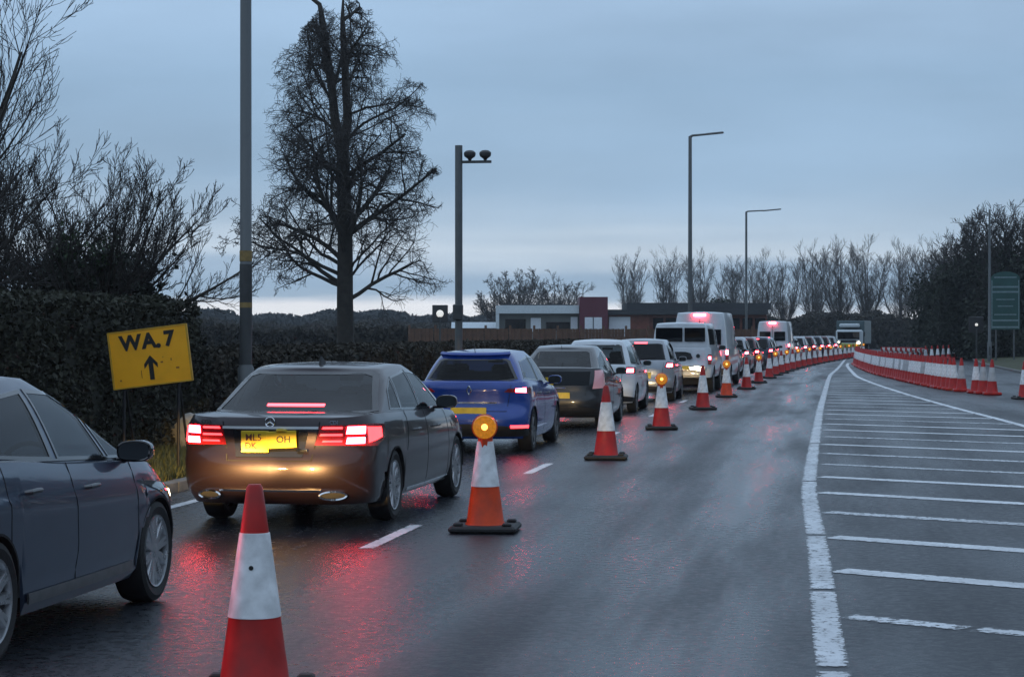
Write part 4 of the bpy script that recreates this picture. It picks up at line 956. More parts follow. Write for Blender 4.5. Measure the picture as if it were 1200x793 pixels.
# ------------------------------------------------------------------ posts, lamps, signs
M_galv = mat('galvanised_steel', (.12, .13, .135), .5, .5, noise=.15, nscale=4, rvar=.1)
M_galvd = mat('weathered_dark_steel', (.06, .065, .068), .6, .3, noise=.3, nscale=3)
M_pband = mat('yellow_band', (.22, .15, .05), .6, noise=.25, nscale=18)
M_hlamp = mat('lamp_head_grey', (.12, .125, .13), .5, noise=.2)
def lamp_post(x, y, h, r0, r1, arm, label, name='street_lamp', bands=()):
    e = empty(name, (x, y, 0), 0, label=label, cat='street lamp')
    f = MB(); f.tube([(0, 0, 0), (0, 0, 1.25), (0, 0, 1.3), (0, 0, h)], [r0 * 1.35, r0 * 1.35, r0, r1], 16); f.build('post', M_galv, e)
    if arm:
        f = MB(); f.tube([(0, 0, h - .05), (.12, 0, h + .04), (arm * .55, 0, h + .10)], [r1, r1 * .7, r1 * .6], 10); f.build('arm', M_galv, e)
        f = MB(); f.box((arm * .8, 0, h + .14), (arm * .6, .26, .10), ry=R(-5), bev=.03); f.build('lamp_head', M_hlamp, e)
    f = MB(); f.box((0, -r0 * 1.36, .75), (.1, .012, .5), bev=.004); f.build('access_door', M_galvd, e)
    for z0, z1 in bands: f = MB(); f.tube([(0, 0, z0), (0, 0, z1)], r0 * 1.06, 16); f.build('number_band', M_pband, e)
    return e
p1 = lamp_post(-7.69, 27.1, 10, .080, .072, 1.2, 'tall thick lamp post with yellow bands running out of the top of the picture', bands=((2.68, 2.82), (2.06, 2.13)))
f = MB(); f.tube([(0, 0, 1.3), (0, 0, 2.64)], .084, 16); f.build('lower_sleeve', M_galvd, p1)
lamp_post(-7.15, 110, 12.1, .12, .09, 1.6, 'taller of the two distant lamp posts, above the white van')
lamp_post(-6.9, 180, 12.2, .12, .09, 2.7, 'farther and lower-looking lamp post over the poplars')
lamp_post(9.35, 125, 9.0, .09, .06, 0, 'slim armless lamp column beside the green direction sign')
# camera pole
M_cam = mat('camera_housing', (.03, .03, .033), .5, noise=.2)
e = empty('camera_pole', (-8.15, 46, 0), 0, label='steel pole with two dome cameras on a short side arm', cat='camera pole')
f = MB(); f.tube([(0, 0, 0), (0, 0, 5.92)], .085, 16); f.build('pole', M_galv, e)
f = MB(); f.box((.40, 0, 5.55), (.68, .06, .06), bev=.01); f.build('arm', M_galvd, e)
for x in (.25, .60):
    f = MB(); f.lathe([(.03, 5.58), (.05, 5.62), (.12, 5.67), (.135, 5.72), (.13, 5.76), (.08, 5.80), (.02, 5.81)], (x, 0, 0), n=20); f.build('camera', M_cam, e)
f = MB(); f.box((.0, -.1, 2.2), (.22, .14, .35), bev=.02); f.build('control_box', M_galvd, e)
# yellow diversion sign
M_yel = mat('orange_yellow_sign', (.98, .44, .008), .4, noise=.10, nscale=3)
M_grim = mat('sign_rust_marks', (.30, .10, .01), .7)
e = empty('roadworks_sign', (-7.72, 23.2, .1), R(4), label='tilted orange-yellow sign reading WA.7 above an upward arrow', cat='road sign')
T = empty('sign_board', (0, 0, 1.345)); T.parent = e; T.rotation_euler = (0, R(-7), 0); T.scale = (.93, 1, .94)
f = MB(); f.box((0, 0, 0), (1.0, .015, .70), bev=.006); f.build('face_plate', M_yel, T, smooth=False)
f = MB()
for sx in (-1, 1): f.box((sx * .495, .0, 0), (.022, .03, .70))
for sz in (-1, 1): f.box((0, .0, sz * .345), (.99, .031, .016))
f.build('board_edge', mat('sign_edge', (.55, .30, .02), .5, noise=.2), T, smooth=False)
for ch, x in (('W', -.225), ('A', .01), ('.', .125), ('7', .265)):
    text('letter', ch, .25 if ch != '.' else .3, M_black, T, (x, -.012, .19 if ch != '.' else .20), off=.011)
def arrow(parent, x, z, h, w, m):
    f = MB(); hw = w * .17; y = -.0125
    vs = [(x, z + h / 2), (x + w / 2, z + h / 2 - w * .60), (x + w * .5, z + h / 2 - w * .95), (x + hw, z + h / 2 - w * .55), (x + hw, z - h / 2), (x - hw, z - h / 2), (x - hw, z + h / 2 - w * .55), (x - w * .5, z + h / 2 - w * .95), (x - w / 2, z + h / 2 - w * .60)]
    n = len(vs); f.add([(a, y, b) for a, b in vs] + [(a, y + .004, b) for a, b in vs], [[0, 1, 3, 4, 5, 6, 7 - 0, 8][:0] or [0, 1, 2, 3], [0, 3, 6], [3, 4, 5, 6], [0, 6, 7, 8]]); f.build('arrow', m, parent, smooth=False)
arrow(T, 0, -.13, .30, .17, M_black)
f = MB()
for (x, z, w, h) in ((.14, -.08, .03, .02), (.26, -.06, .012, .03), (.33, -.17, .04, .02), (-.13, -.2, .008, .10), (.16, -.02, .01, .01), (-.4, -.25, .02, .02)): f.box((x, -.009, z), (w, .003, h))
f.build('scuff_mark', M_grim, T, smooth=False)
f = MB()
for sx in (-.32, .32):
    f.tube([(sx, .03, -.05), (sx, .05, .95 + sx * .12), (sx, .03, 1.55 + sx * .1)], .02, 8); f.tube([(sx, .05, 1.1), (sx, .65, 0)], .016, 8)
f.box((0, .045, 1.02), (.70, .03, .04), ry=R(-7)); f.build('stand', M_blk, e)
# green direction sign on the right
M_grn = mat('green_sign_face', (.012, .07, .065), .5, noise=.15, nscale=2)
M_pale = mat('pale_sign_print', (.16, .24, .26), .5, noise=.2)
e = empty('direction_sign', (10.5, 128, .3), R(-6), label='large green direction sign with an arched top on two grey posts', cat='road sign')
f = MB(); prof = [(-.85, 1.7), (.85, 1.7), (.85, 4.75)] + [(.85 * math.cos(a), 4.75 + .42 * math.sin(a)) for a in np.linspace(.25, PI - .25, 9)] + [(-.85, 4.75)]
n = len(prof); f.add([(x, 0, z) for x, z in prof] + [(x, .05, z) for x, z in prof], [list(range(n)), *[[i, i + n, (i + 1) % n + n, (i + 1) % n] for i in range(n)]]); f.build('sign_face', M_grn, e, smooth=False)
f = MB()
for (z, w, h) in ((4.82, 1.3, .07), (4.25, 1.5, .10), (3.95, 1.5, .10), (3.5, 1.1, .06), (3.1, .9, .06), (2.6, 1.3, .07), (2.25, 1.5, .10), (1.85, 1.6, .10)): f.box((0, -.012, z), (w, .02, h))
for sx in (-1, 1): f.box((sx * .78, -.012, 3.2), (.05, .021, 2.9))
f.build('sign_lettering', M_pale, e, smooth=False)
for sx in (-.95, -.55, .5):
    f = MB(); f.tube([(sx, .10, -.3), (sx, .10, 4.8 if sx < 0 else 4.4)], .055, 10); f.build('signpost', M_galv, e)
# small post with round white lamp, and another beyond the hedge
M_wlamp = mat('white_lamp_glow', (.8, .8, .78), .4, emit=(1, .95, .85), es=.55)
for x, y, z, r_, lab in ((8.95, 130, 2.3, .095, 'slim post topped by a small round white lamp before the dark wood'), (-22.0, 118, 2.9, .21, 'round white floodlight on a post beyond the hedge, left of the camera pole')):
    e = empty('lamp_bollard', (x, y, 0), R(8), label=lab, cat='lamp post')
    f = MB(); f.tube([(0, 0, 0), (0, 0, z)], .05, 8); f.build('post', M_galvd, e)
    f = MB(); f.lathe([(.001, -.06), (r_ * .8, -.05), (r_, 0), (r_ * .8, .05), (.001, .06)], (0, 0, z), axis='y', n=18); f.build('lamp', M_wlamp, e)
    if y > 115: f = MB(); f.box((0, .12, z), (.9, .1, 1.0), bev=.03); f.build('backing_board', M_cam, e)
# pale stone at the verge
M_stone = mat('pale_stone', (.30, .31, .30), .8, noise=.25, nscale=6, bump=.6, bscale=14)
import bmesh
bm = bmesh.new(); bmesh.ops.create_icosphere(bm, subdivisions=3, radius=.5); rs = random.Random(4)
offs = [(Vector((rs.uniform(-1, 1), rs.uniform(-1, 1), rs.uniform(-1, 1))).normalized(), rs.uniform(.28, .42)) for _ in range(9)]
for v in bm.verts:
    for nrm, d in offs:
        k_ = v.co.dot(nrm) - d
        if k_ > 0: v.co -= nrm * k_ * .85
    v.co.x *= .62; v.co.y *= .55; v.co.z *= .62
me = bpy.data.meshes.new('boulder'); bm.to_mesh(me); me.materials.append(M_stone)
o = link('boulder', me, None, (-8.62, 27.6, .33), label='pale rough boulder on the verge behind the saloon tail lamp', cat='rock')
# ------------------------------------------------------------------ hedges
M_hcore = mat('hedge_inner', (.012, .014, .008), .95, noise=.3)
M_hleaf = mat('hedge_leaves', (.026, .028, .016), .8, noise=.5, nscale=2.0)
M_hleaf2 = mat('brown_hedge_leaves', (.032, .027, .018), .8, noise=.5, nscale=2.0)
def hedge(path, w, h, dens, size, label, m=M_hleaf, seed=1):
    r = np.random.default_rng(seed); root = empty('hedge', (path[0][0], path[0][1], 0), 0, label=label, cat='hedge')
    ox, oy = path[0]; core = MB(); P = []
    for (a, b) in zip(path[:-1], path[1:]):
        a = np.array(a, float); b = np.array(b, float); L_ = np.linalg.norm(b - a); d = (b - a) / L_; nrm = np.array([d[1], -d[0]]); n = max(2, int(L_ / .6))
        rows = []
        for i in range(n + 1):
            c = a + d * L_ * i / n - (ox, oy); hh = h * (.93 + .03 * math.sin(i * 1.3) + .03 * r.random()); ww = w / 2 - .08
            sec = [(ww, 0), (ww * 1.03, hh * .4), (ww, hh * .85), (ww * .7, hh * .96), (0, hh), (-ww * .7, hh * .96), (-ww, hh * .85), (-ww * 1.03, hh * .4), (-ww, 0)]
            rows.append([(c[0] + nrm[0] * s_, c[1] + nrm[1] * s_, z) for s_, z in sec])
        core.grid(rows)
        area = L_ * (2 * h + w); k = int(area * dens); u = r.random(k) * L_; s_ = r.random(k) * (2 * h + w)
        off = np.where(s_ < h, w / 2, np.where(s_ < h + w, w / 2 - (s_ - h), -w / 2)); z = np.where(s_ < h, s_, np.where(s_ < h + w, h, 2 * h + w - s_))
        bump_ = .07 * np.sin(u * 2.1 + z * 3) + .05 * np.sin(u * 5.3 - z * 4) + r.normal(0, .04, k)
        off = off + np.sign(off) * np.where((s_ < h) | (s_ > h + w), bump_, 0); z = z + np.where((s_ >= h) & (s_ <= h + w), bump_, 0) + .0
        pos = a[None, :] + d[None, :] * u[:, None] + nrm[None, :] * off[:, None] - np.array([[ox, oy]])
        z = np.where(z > h, h + (z - h) * .5, z); P.append(np.column_stack([pos, np.abs(z)]))
    core.build('hedge_mass', M_hcore, root); P = np.concatenate(P); V, F = leaves(P, size, r)
    link('leaves', np_mesh('leaves', V, F, m), root, kind='stuff')
    return root
hedge([(-9.9, 2), (-9.8, 15), (-9.75, 29.3)], 1.6, 2.15, 900, .035, 'tall clipped dark hedge behind the yellow sign', seed=1)
hedge([(-10.3, 29.8), (-10.3, 60), (-10.0, 90)], 1.3, 1.42, 420, .05, 'long lower hedge running along the verge behind the queue', M_hleaf2, seed=2)
hedge([(-10.0, 91), (-9.0, 120), (-7.8, 145)], 1.3, 1.30, 200, .08, 'far stretch of low hedge beside the white vans', M_hleaf, seed=3)
# ------------------------------------------------------------------ trees
M_bark = mat('dark_bark', (.028, .024, .020), .9, noise=.35, nscale=4, bump=.6, bscale=12)
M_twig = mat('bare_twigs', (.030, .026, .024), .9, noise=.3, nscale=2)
M_twigf = mat('hazed_far_twigs', (.075, .068, .064), .9, noise=.3, nscale=.5)  # lighter than the near twigs: distance haze put into the colour
M_ivy = mat('ivy_leaves', (.012, .018, .010), .7, noise=.5, nscale=3)
class Grow:
    def __init__(s, seed): s.r = random.Random(seed); s.big = MB(); s.small = MB(); s.tips = []
    def limb(s, p, d, L, r, lev, maxlev, up=.12, wob=.22, kids=(5, 7), ratio=.55, env=None, ang=(35, 65), thr=.035, rmin=.005, start=.25, kr=.6):
        R_ = s.r; n = max(3, min(9, int(L / .28) + 2)) if lev < maxlev else 3
        pts = [p]; rad = [r]; dd = d.normalized()
        for i in range(n):
            dd = (dd + Vector((R_.gauss(0, wob), R_.gauss(0, wob), R_.gauss(0, wob) + up)) * (1.0 / n * 2)).normalized()
            q = pts[-1] + dd * (L / n)
            if env and not env(q) and i > 0: break
            pts.append(q); rad.append(max(rmin, r * (1 - .78 * (i + 1) / n)))
        if len(pts) < 2: return
        (s.big if r > thr else s.small).tube(pts, rad, 7 if r > .08 else (5 if r > .03 else 3), cap=False)
        if lev >= maxlev: s.tips.append(pts[-1]); return
        k = R_.randint(*kids); m = len(pts) - 1
        for j in range(k):
            t = start + (1 - start) * (j + R_.random()) / k; f = t * m; i = min(m - 1, int(f)); base = pts[i].lerp(pts[i + 1], f - i); dir_ = (pts[i + 1] - pts[i]).normalized()
            a = R(R_.uniform(*ang)); perp = dir_.orthogonal().normalized(); perp.rotate(Matrix.Rotation(R_.uniform(0, 2 * PI), 3, dir_))
            nd = (dir_ * math.cos(a) + perp * math.sin(a))
            s.limb(base, nd, L * ratio * (1.15 - .5 * t) * R_.uniform(.8, 1.2), max(rmin, rad[i] * kr), lev + 1, maxlev, up, wob * 1.05, kids, ratio, env, ang, thr, rmin, .15, kr)
    def done(s, name, loc, label, group=None, mb=M_bark, mt=M_twig, cat='tree', rz=0):
        e = empty(name, loc, rz, label=label, cat=cat, group=group)
        if s.big.f: s.big.build('trunk', mb, e)
        if s.small.f: s.small.build('crown', mt, e, smooth=False)
        return e
# --- the big solitary tree
G = Grow(11); rd = G.r
trunk = [Vector(p) for p in ((0, 0, -.1), (.02, 0, .8), (-.02, .05, 3), (.0, 0, 5.2), (-.05, 0, 7.4), (-.12, 0, 9.0))]
G.big.tube(trunk, [.44, .34, .31, .29, .27, .23], 14)
lead1 = [Vector(p) for p in ((-.14, 0, 8.8), (-.42, .1, 9.9), (-.55, .1, 11.2), (-.72, 0, 12.5), (-.85, -.1, 13.6), (-1.0, 0, 14.3), (-1.75, 0, 14.9))]
lead2 = [Vector(p) for p in ((-.06, 0, 8.8), (.08, .1, 9.9), (.02, 0, 11.3), (-.08, .1, 12.8), (-.15, .2, 13.7), (-.1, .1, 14.6))]
G.big.tube(lead1, [.22, .18, .16, .14, .12, .09, .06], 10); G.big.tube(lead2, [.21, .17, .15, .13, .09, .03], 10)
envr = interp([(1.8, 3.0), (2.6, 3.3), (4, 3.5), (6, 3.5), (8, 3.45), (10, 3.2), (11.2, 2.9), (12.2, 2.4), (13.1, 1.8), (14.0, 1.1), (14.8, .45), (16, .1)])
def env(p):
    w = 1.3 if p.x < 0 and p.z < 5.5 else 1; a = math.atan2(p.y, p.x)
    return math.hypot(p.x, p.y) < envr(p.z) * w * (1 + .07 * math.sin(p.z * 1.9 + a * 3) + .09 * math.sin(p.z * 4.1 - a * 5)) and p.z > 1.9
def along(poly, z):
    for a, b in zip(poly[:-1], poly[1:]):
        if a.z <= z <= b.z: return a.lerp(b, (z - a.z) / max(1e-6, b.z - a.z))
    return poly[-1]
for i in range(44):
    z = 3.0 + (i / 44) * 11.2 + rd.uniform(-.5, .5); pl = trunk if z < 8.8 else (lead1 if i % 2 else lead2)
    if z > 14.2: pl = lead2
    if z > 12.6 and i % 3: continue
    p = along(pl, z); a = i * 2.399 + rd.uniform(-.8, .8)
    if pl is lead1 and z > 9.5: a = PI + rd.uniform(-1.6, 1.6)
    if pl is lead2 and z > 9.5: a = rd.uniform(-1.8, 1.8)
    L_ = envr(z) * rd.uniform(1.0, 1.7); el_ = rd.uniform(.3, 1.5)
    d = Vector((math.cos(a), math.sin(a), el_)); r_ = (.10 if z < 8.8 else .065) * rd.uniform(.5, 1.25)
    G.limb(p, d, L_, r_, 0, 3, up=-.05 - .05 * rd.random(), wob=.55, kids=(6, 9), ratio=.52, env=env, ang=(25, 75), thr=.03, rmin=.0065, start=.22)
# dense low left limb
for a, z, L_ in ((PI - .1, 3.5, 4.6), (PI + .3, 3.9, 4.4), (PI - .4, 4.3, 4.2)):
    G.limb(Vector((0, 0, z)), Vector((math.cos(a), math.sin(a), .3)), L_, .085, 0, 3, up=.10, wob=.5, kids=(8, 9), ratio=.42, env=None, ang=(30, 75), thr=.03, rmin=.0095)
G.done('tree', (-18.2, 77.9, 0), 'tall bare solitary tree with a forked top standing beyond the low hedge')
# --- spreading bush-trees behind the tall hedge
def fan_tree(seed, n, L0, spread, levels, lean=(0, 0), kids=(5, 7), r0=.09, el=(.5, 1.2)):
    G = Grow(seed); rd = G.r
    G.big.tube([(0, 0, 0), (lean[0] * .3, lean[1] * .3, .9), (lean[0] * .5, lean[1] * .5, 1.5)], [.24, .19, .16], 10)
    for i in range(n):
        a = 2 * PI * i / n + rd.uniform(-.3, .3); d = Vector((math.cos(a) * spread + lean[0], math.sin(a) * spread + lean[1], rd.uniform(*el)))
        p = Vector((lean[0] * .4, lean[1] * .4, rd.uniform(.9, 1.6))); G.limb(p, d, L0 * rd.uniform(.75, 1.1), r0 * rd.uniform(.6, 1.1), 0, levels, up=.20, wob=.20, kids=kids, ratio=.46, ang=(18, 42), thr=.028, rmin=.0042, start=.22, kr=.5)
    return G
def ivy(root, pts, spread, n, size, seed, m=M_ivy):
    r = np.random.default_rng(seed); P = np.concatenate([np.array(p)[None, :] + r.normal(size=(n, 3)) * np.array(s_) for p, s_ in zip(pts, spread)])
    V, F = leaves(P, size, r); link('ivy', np_mesh('ivy', V, F, m), root, kind='stuff')
o = fan_tree(21, 24, 2.7, 1.05, 3, kids=(6, 7), r0=.055, el=(.35, 1.2)).done('shrub_tree', (-11.9, 33.0, .3), 'ivy-choked shrubby tree with bare fanning branches, directly behind the sign')
ivy(o, [(0, 0, 1.6), (-.5, 0, 2.1), (.45, 0, 2.0), (-.9, .1, 1.5), (.75, 0, 1.5)], [(.35, .35, .45), (.3, .3, .3), (.25, .25, .35), (.3, .3, .3), (.25, .25, .3)], 2600, .055, 5)
ivy(o, [(-.55, 0, 2.65), (.1, 0, 2.5), (-.1, 0, 1.2)], [(.12, .12, .25), (.13, .13, .2), (.6, .3, .3)], 700, .05, 6, mat('dark_green_ivy', (.02, .045, .012), .7, noise=.4))
o = fan_tree(22, 16, 3.3, .9, 3, lean=(.2, 0), kids=(6, 8), r0=.06, el=(.5, 1.3)).done('shrub_tree', (-14.6, 34.5, .2), 'bare many-stemmed tree at the left edge, beside the ivy-choked one')
ivy(o, [(0, 0, 1.4), (.5, 0, 1.8)], [(.5, .4, .5), (.4, .3, .5)], 1800, .055, 7)
o = fan_tree(23, 11, 4.1, .8, 3, lean=(.40, .0), kids=(5, 7), r0=.07, el=(.6, 1.5)).done('shrub_tree', (-13.0, 27.5, .5), 'larger bare tree whose long branches reach in at the upper left corner')
# --- poplars in a row far off
def poplar(seed, h, w):
    G = Grow(seed); rd = G.r; n = 7
    for i in range(n):
        a = i * 2 * PI / n + rd.uniform(-.4, .4); q = (rd.uniform(.35, 1) if i else .05) * w * .5; L_ = h * (rd.uniform(.78, .95) if i else 1)
        pts = [Vector((0, 0, 0)), Vector((math.cos(a) * q * .12, math.sin(a) * q * .12, L_ * .22)), Vector((math.cos(a) * q * .75, math.sin(a) * q * .75, L_ * .52)), Vector((math.cos(a) * q * 1.1, math.sin(a) * q * 1.1, L_ * .9))]
        G.big.tube(pts, [.26 if i == 0 else .12, .15 if i == 0 else .10, .06, .02], 6, cap=False)
        for j in range(21):
            t = .28 + .72 * (j + rd.random()) / 21; f = t * 3; k_ = min(2, int(f)); b = pts[k_].lerp(pts[k_ + 1], f - k_); aa = rd.uniform(0, 2 * PI)
            G.limb(b, Vector((math.cos(aa) * .62, math.sin(aa) * .62, 1.0)), h * .20 * rd.uniform(.6, 1.25) * (1.15 - .45 * t), .032, 0, 2, up=.16, wob=.2, kids=(4, 6), ratio=.58, ang=(15, 38), thr=.06, rmin=.0095)
    return G
protos = []
plan = [(742, 283, 12.8, 6.4), (784, 290, 13.4, 5.4), (820, 284, 13.0, 5.8), (857, 292, 12.2, 4.6), (893, 280, 13.0, 6.4), (918, 283, 12.4, 4.6), (953, 276, 13.8, 5.6), (984, 280, 14.4, 5.6), (1016, 274, 14.2, 5.4), (1056, 270, 13.8, 5.6), (1084, 262, 13.4, 5.6), (1108, 255, 13.5, 5.4)]
plab = ['leftmost bare poplar of the far row', 'bare poplar left of the nearer lamp post', 'bare poplar just right of the nearer lamp post', 'thin poplar between the two lamp posts', 'bushy poplar behind the farther lamp post', 'poplar just right of the farther lamp post',
        'poplar above the second white van, left of three', 'middle poplar of the three tall ones over the queue end', 'poplar over the distant lorry', 'poplar left of the dark wood', 'poplar at the edge of the dark wood', 'last poplar, half hidden by the dark wood']
for i, (px, D, h, w) in enumerate(plan):
    if i < 5:
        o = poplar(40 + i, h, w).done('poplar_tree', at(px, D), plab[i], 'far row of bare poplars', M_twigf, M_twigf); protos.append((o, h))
    else:
        q, h0 = protos[i % 5]; o = copy_tree(q); o.location = at(px, D); s_ = h / h0; o.scale = (s_, s_, s_); o.rotation_euler = (0, 0, i * 1.7); o['label'] = plab[i]
def round_tree(seed, h, w, thr=.06, rmin=.02, kids=(5, 6)):
    G = Grow(seed); rd = G.r; G.big.tube([(0, 0, 0), (0, 0, h * .3)], [.3, .22], 8, cap=False)
    for i in range(13):
        a = i * 2.4; el_ = rd.uniform(.3, 1.6); G.limb(Vector((0, 0, h * rd.uniform(.2, .32))), Vector((math.cos(a), math.sin(a), el_)), w * rd.uniform(.8, 1.1), .13, 0, 3, up=.15, wob=.3, kids=kids, ratio=.5, ang=(25, 55), thr=thr, rmin=rmin)
    return G
for i, (px, D, h, w) in enumerate([(612, 262, 12, 6.2), (654, 268, 10, 5.2), (586, 275, 9.5, 4.6)]):
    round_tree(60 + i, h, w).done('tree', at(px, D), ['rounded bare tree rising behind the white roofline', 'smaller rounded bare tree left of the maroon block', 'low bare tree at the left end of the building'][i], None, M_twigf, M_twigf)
# evergreen shrub by the farther lamp post
def bush(px, D, w, h, label, m, n=5000, size=.12, seed=1, z=0, name='bush', cat='bush'):
    r = np.random.default_rng(seed); e = empty(name, at(px, D, z), 0, label=label, cat=cat); cl = []
    for _ in range(9): cl.append((r.uniform(-w * .35, w * .35), r.uniform(-w * .2, w * .2), r.uniform(h * .25, h * .75), r.uniform(.2, .34) * w))
    P = []
    for (x, y, z_, rr_) in cl:
        v = r.normal(size=(n // 9, 3)); v /= np.linalg.norm(v, axis=1)[:, None]; v *= (rr_ * r.uniform(.6, 1.05, len(v)))[:, None]; v[:, 2] *= h / w * .8; P.append(v + [[x, y, z_]])
    P = np.concatenate(P); P[:, 2] = np.abs(P[:, 2]); V, F = leaves(P, size, r); link('foliage', np_mesh('foliage', V, F, m), e, kind='stuff')
    f = MB(); f.tube([(0, 0, 0), (0, 0, h * .6)], [.12, .05], 7); f.build('stem', M_bark, e); return e
M_ever = mat('evergreen', (.016, .022, .012), .8, noise=.5, nscale=.6)
M_brush = mat('brown_scrub', (.035, .030, .022), .9, noise=.5, nscale=.4)
bush(851, 235, 4.4, 6.6, 'dark evergreen tree left of the farther lamp post', M_ever, 7000, .16, 3, name='evergreen_tree', cat='tree')
bush(726, 240, 4.2, 4.4, 'russet scrubby tree right of the maroon block', mat('russet_scrub', (.06, .035, .022), .9, noise=.5, nscale=.6), 4000, .14, 4, name='scrub_tree', cat='tree')
# --- dark wood on the right
woods = [(1105, 165, 9.5, 4.2), (1122, 150, 10.0, 4.6), (1140, 145, 11.0, 4.6), (1158, 150, 11.8, 4.6), (1178, 140, 11.2, 5.0), (1200, 140, 10.4, 5.0), (1222, 138, 10.5, 5.0), (1240, 134, 9.5, 5)]
wl = ['leftmost tree of the dark wood', 'second tree of the dark wood, leaning over its left flank', 'tree of the dark wood above the small white lamp', 'tallest tree of the dark wood, behind the armless column', 'dark tree behind the green direction sign', 'dark tree right of the green sign', 'dark wood tree cut off by the right edge', 'outermost dark wood tree past the right edge']
wp = []
for i, (px, D, h, w) in enumerate(woods):
    h *= .88
    if i < 3:
        G = Grow(80 + i); rd = G.r; G.big.tube([(0, 0, 0), (.1, 0, h * .5), (0, 0, h * .85)], [.26, .16, .06], 8)
        for j in range(46):
            z_ = h * (.12 + .78 * j / 46); a = j * 2.4; G.limb(Vector((0, 0, z_)), Vector((math.cos(a), math.sin(a), .9)), w * .50 * (1.15 - .5 * z_ / h), .05, 0, 2, up=.2, wob=.25, kids=(5, 7), ratio=.55, ang=(20, 50), thr=.05, rmin=.013)
        o = G.done('woodland_tree', at(px, D), wl[i], 'trees of the dark wood on the right', M_twig, M_twig)
        r = np.random.default_rng(90 + i); P = np.concatenate([np.array([[rd.uniform(-w * .4, w * .4), rd.uniform(-w * .3, w * .3), rd.uniform(.3, h * .68)]]) + r.normal(size=(420, 3)) * (.6, .5, .6) for _ in range(30)]); P = P[(P[:, 2] > 0)]
        V, F = leaves(P, .13, r); link('foliage', np_mesh('foliage', V, F, M_ever), o, kind='stuff'); wp.append((o, h))
    else:
        q, h0 = wp[i % 3]; o = copy_tree(q); o.location = at(px, D); s_ = h / h0; o.scale = (s_, s_, s_); o.rotation_euler = (0, 0, i * 1.9); o['label'] = wl[i]
# scrub masses: far treeline and understorey (nobody could count these)
def mass(name, segs, dens, size, m, label, seed):
    r = np.random.default_rng(seed); P = []
    for (px0, D0, px1, D1, h0, h1, dep) in segs:
        n = int(dens * abs(px1 - px0) * 10); t = r.random(n); px = px0 + (px1 - px0) * t; D = D0 + (D1 - D0) * t + r.uniform(0, dep, n)
        hh = (h0 + (h1 - h0) * t) * (.82 + .08 * np.sin(px * .031 + seed) + .06 * np.sin(px * .093 + D * .05) + .03 * np.sin(px * .27 + D * .3) + .02 * np.sin(px * .71 + D)); z = hh * r.random(n)**.7
        l = (px - 600) / 2450 * D; P.append(np.column_stack([-D * math.sin(YAW) + l * math.cos(YAW), D * math.cos(YAW) + l * math.sin(YAW), z]))
    V, F = leaves(np.concatenate(P), size, r); return link(name, np_mesh(name, V, F, m), label=label, kind='stuff')
V_, F_ = leaves(np.concatenate([np.column_stack([19 + 3.5 * rng.random(22000) + 1.2 * np.sin(np.arange(22000)), rng.uniform(-25, 128, 22000), 8.5 * rng.random(22000)**.8]), np.column_stack([rng.uniform(-24, 24, 9000), -26 - 3 * rng.random(9000), 7 * rng.random(9000)**.8])]), .30, rng)  # unseen growth right of and behind the camera, added to darken reflections
link('unseen_tree_belt', np_mesh('unseen_tree_belt', V_, F_, M_ever), label='unseen dark belt of evergreen growth added to the right and behind to darken reflections', kind='stuff')
M_far = mat('far_wood', (.045, .050, .050), .95, noise=.4, nscale=.05)
mass('far_woodland', [(-200, 420, 580, 430, 7.6, 7.2, 40), (580, 430, 760, 430, 6.0, 6.0, 40)], 12, .5, M_far, 'distant dark woodland along the horizon on the left', 1)
mass('far_scrub', [(740, 262, 1110, 245, 5.2, 4.6, 18), (735, 225, 880, 225, 2.6, 2.8, 6)], 11, .26, M_brush, 'dark scrub along the foot of the far poplars', 2)
mass('field_scrub', [(180, 150, 600, 150, 2.6, 2.4, 4), (220, 220, 560, 260, 3.4, 3.0, 6), (200, 320, 590, 330, 4.6, 4.4, 10)], 5, .22, M_brush, 'dim brown scrub lines across the field behind the low hedge', 7)
mass('undergrowth', [(1085, 160, 1115, 150, 4.0, 6.0, 10), (1115, 150, 1260, 132, 6.2, 6.6, 12)], 40, .20, M_ever, 'dark undergrowth filling the wood on the right', 3)
# ------------------------------------------------------------------ fence and building
M_timber = mat('brown_timber', (.115, .058, .034), .8, noise=.35, nscale=2, bump=.3)
a = Vector(at(480, 130)); b = Vector(at(905, 150)); a.z = b.z = 0; L_ = (b - a).length; n = int(L_ / 1.9); dv = (b - a) / n; ang = math.atan2(dv.y, dv.x)
fe = empty('timber_fence', tuple(a), ang, label='long brown close-boarded timber fence behind the low hedge', cat='fence')
pb = MB()
for i in range(12): pb.box((.08 + i * .148, (i % 2) * .015, 1.15), (.135, .022, 1.85 + (i * 7 % 3) * .02))
for z in (.5, 1.15, 1.8): pb.box((.93, .03, z), (1.78, .04, .08))
pm_ = pb.mesh('fence_panel', M_timber, smooth=False); post_ = MB().box((0, .02, 1.15), (.11, .11, 2.3)).mesh('fence_post', M_timber, smooth=False)
for i in range(n):
    link('fence_panel', pm_, fe, (i * dv.length + .05, 0, 0)); link('fence_post', post_, fe, (i * dv.length, 0, 0))
M_wall = mat('grey_render', (.16, .165, .16), .8, noise=.12, nscale=.6)
M_fascia = mat('pale_fascia', (.56, .62, .66), .6, noise=.08)
M_maroon = mat('maroon_cladding', (.10, .012, .028), .5, noise=.12)
M_brick = mat('red_brick', (.17, .055, .036), .85, noise=.2, nscale=2)
M_roof = mat('dark_roof', (.028, .032, .038), .7, noise=.2)
M_wpan = mat('white_panel', (.68, .72, .78), .5, noise=.08)
ba = Vector(at(583, 200)); bb_ = Vector(at(905, 200)); ang = math.atan2((bb_ - ba).y, (bb_ - ba).x); m_px = (bb_ - ba).length / (905 - 583)
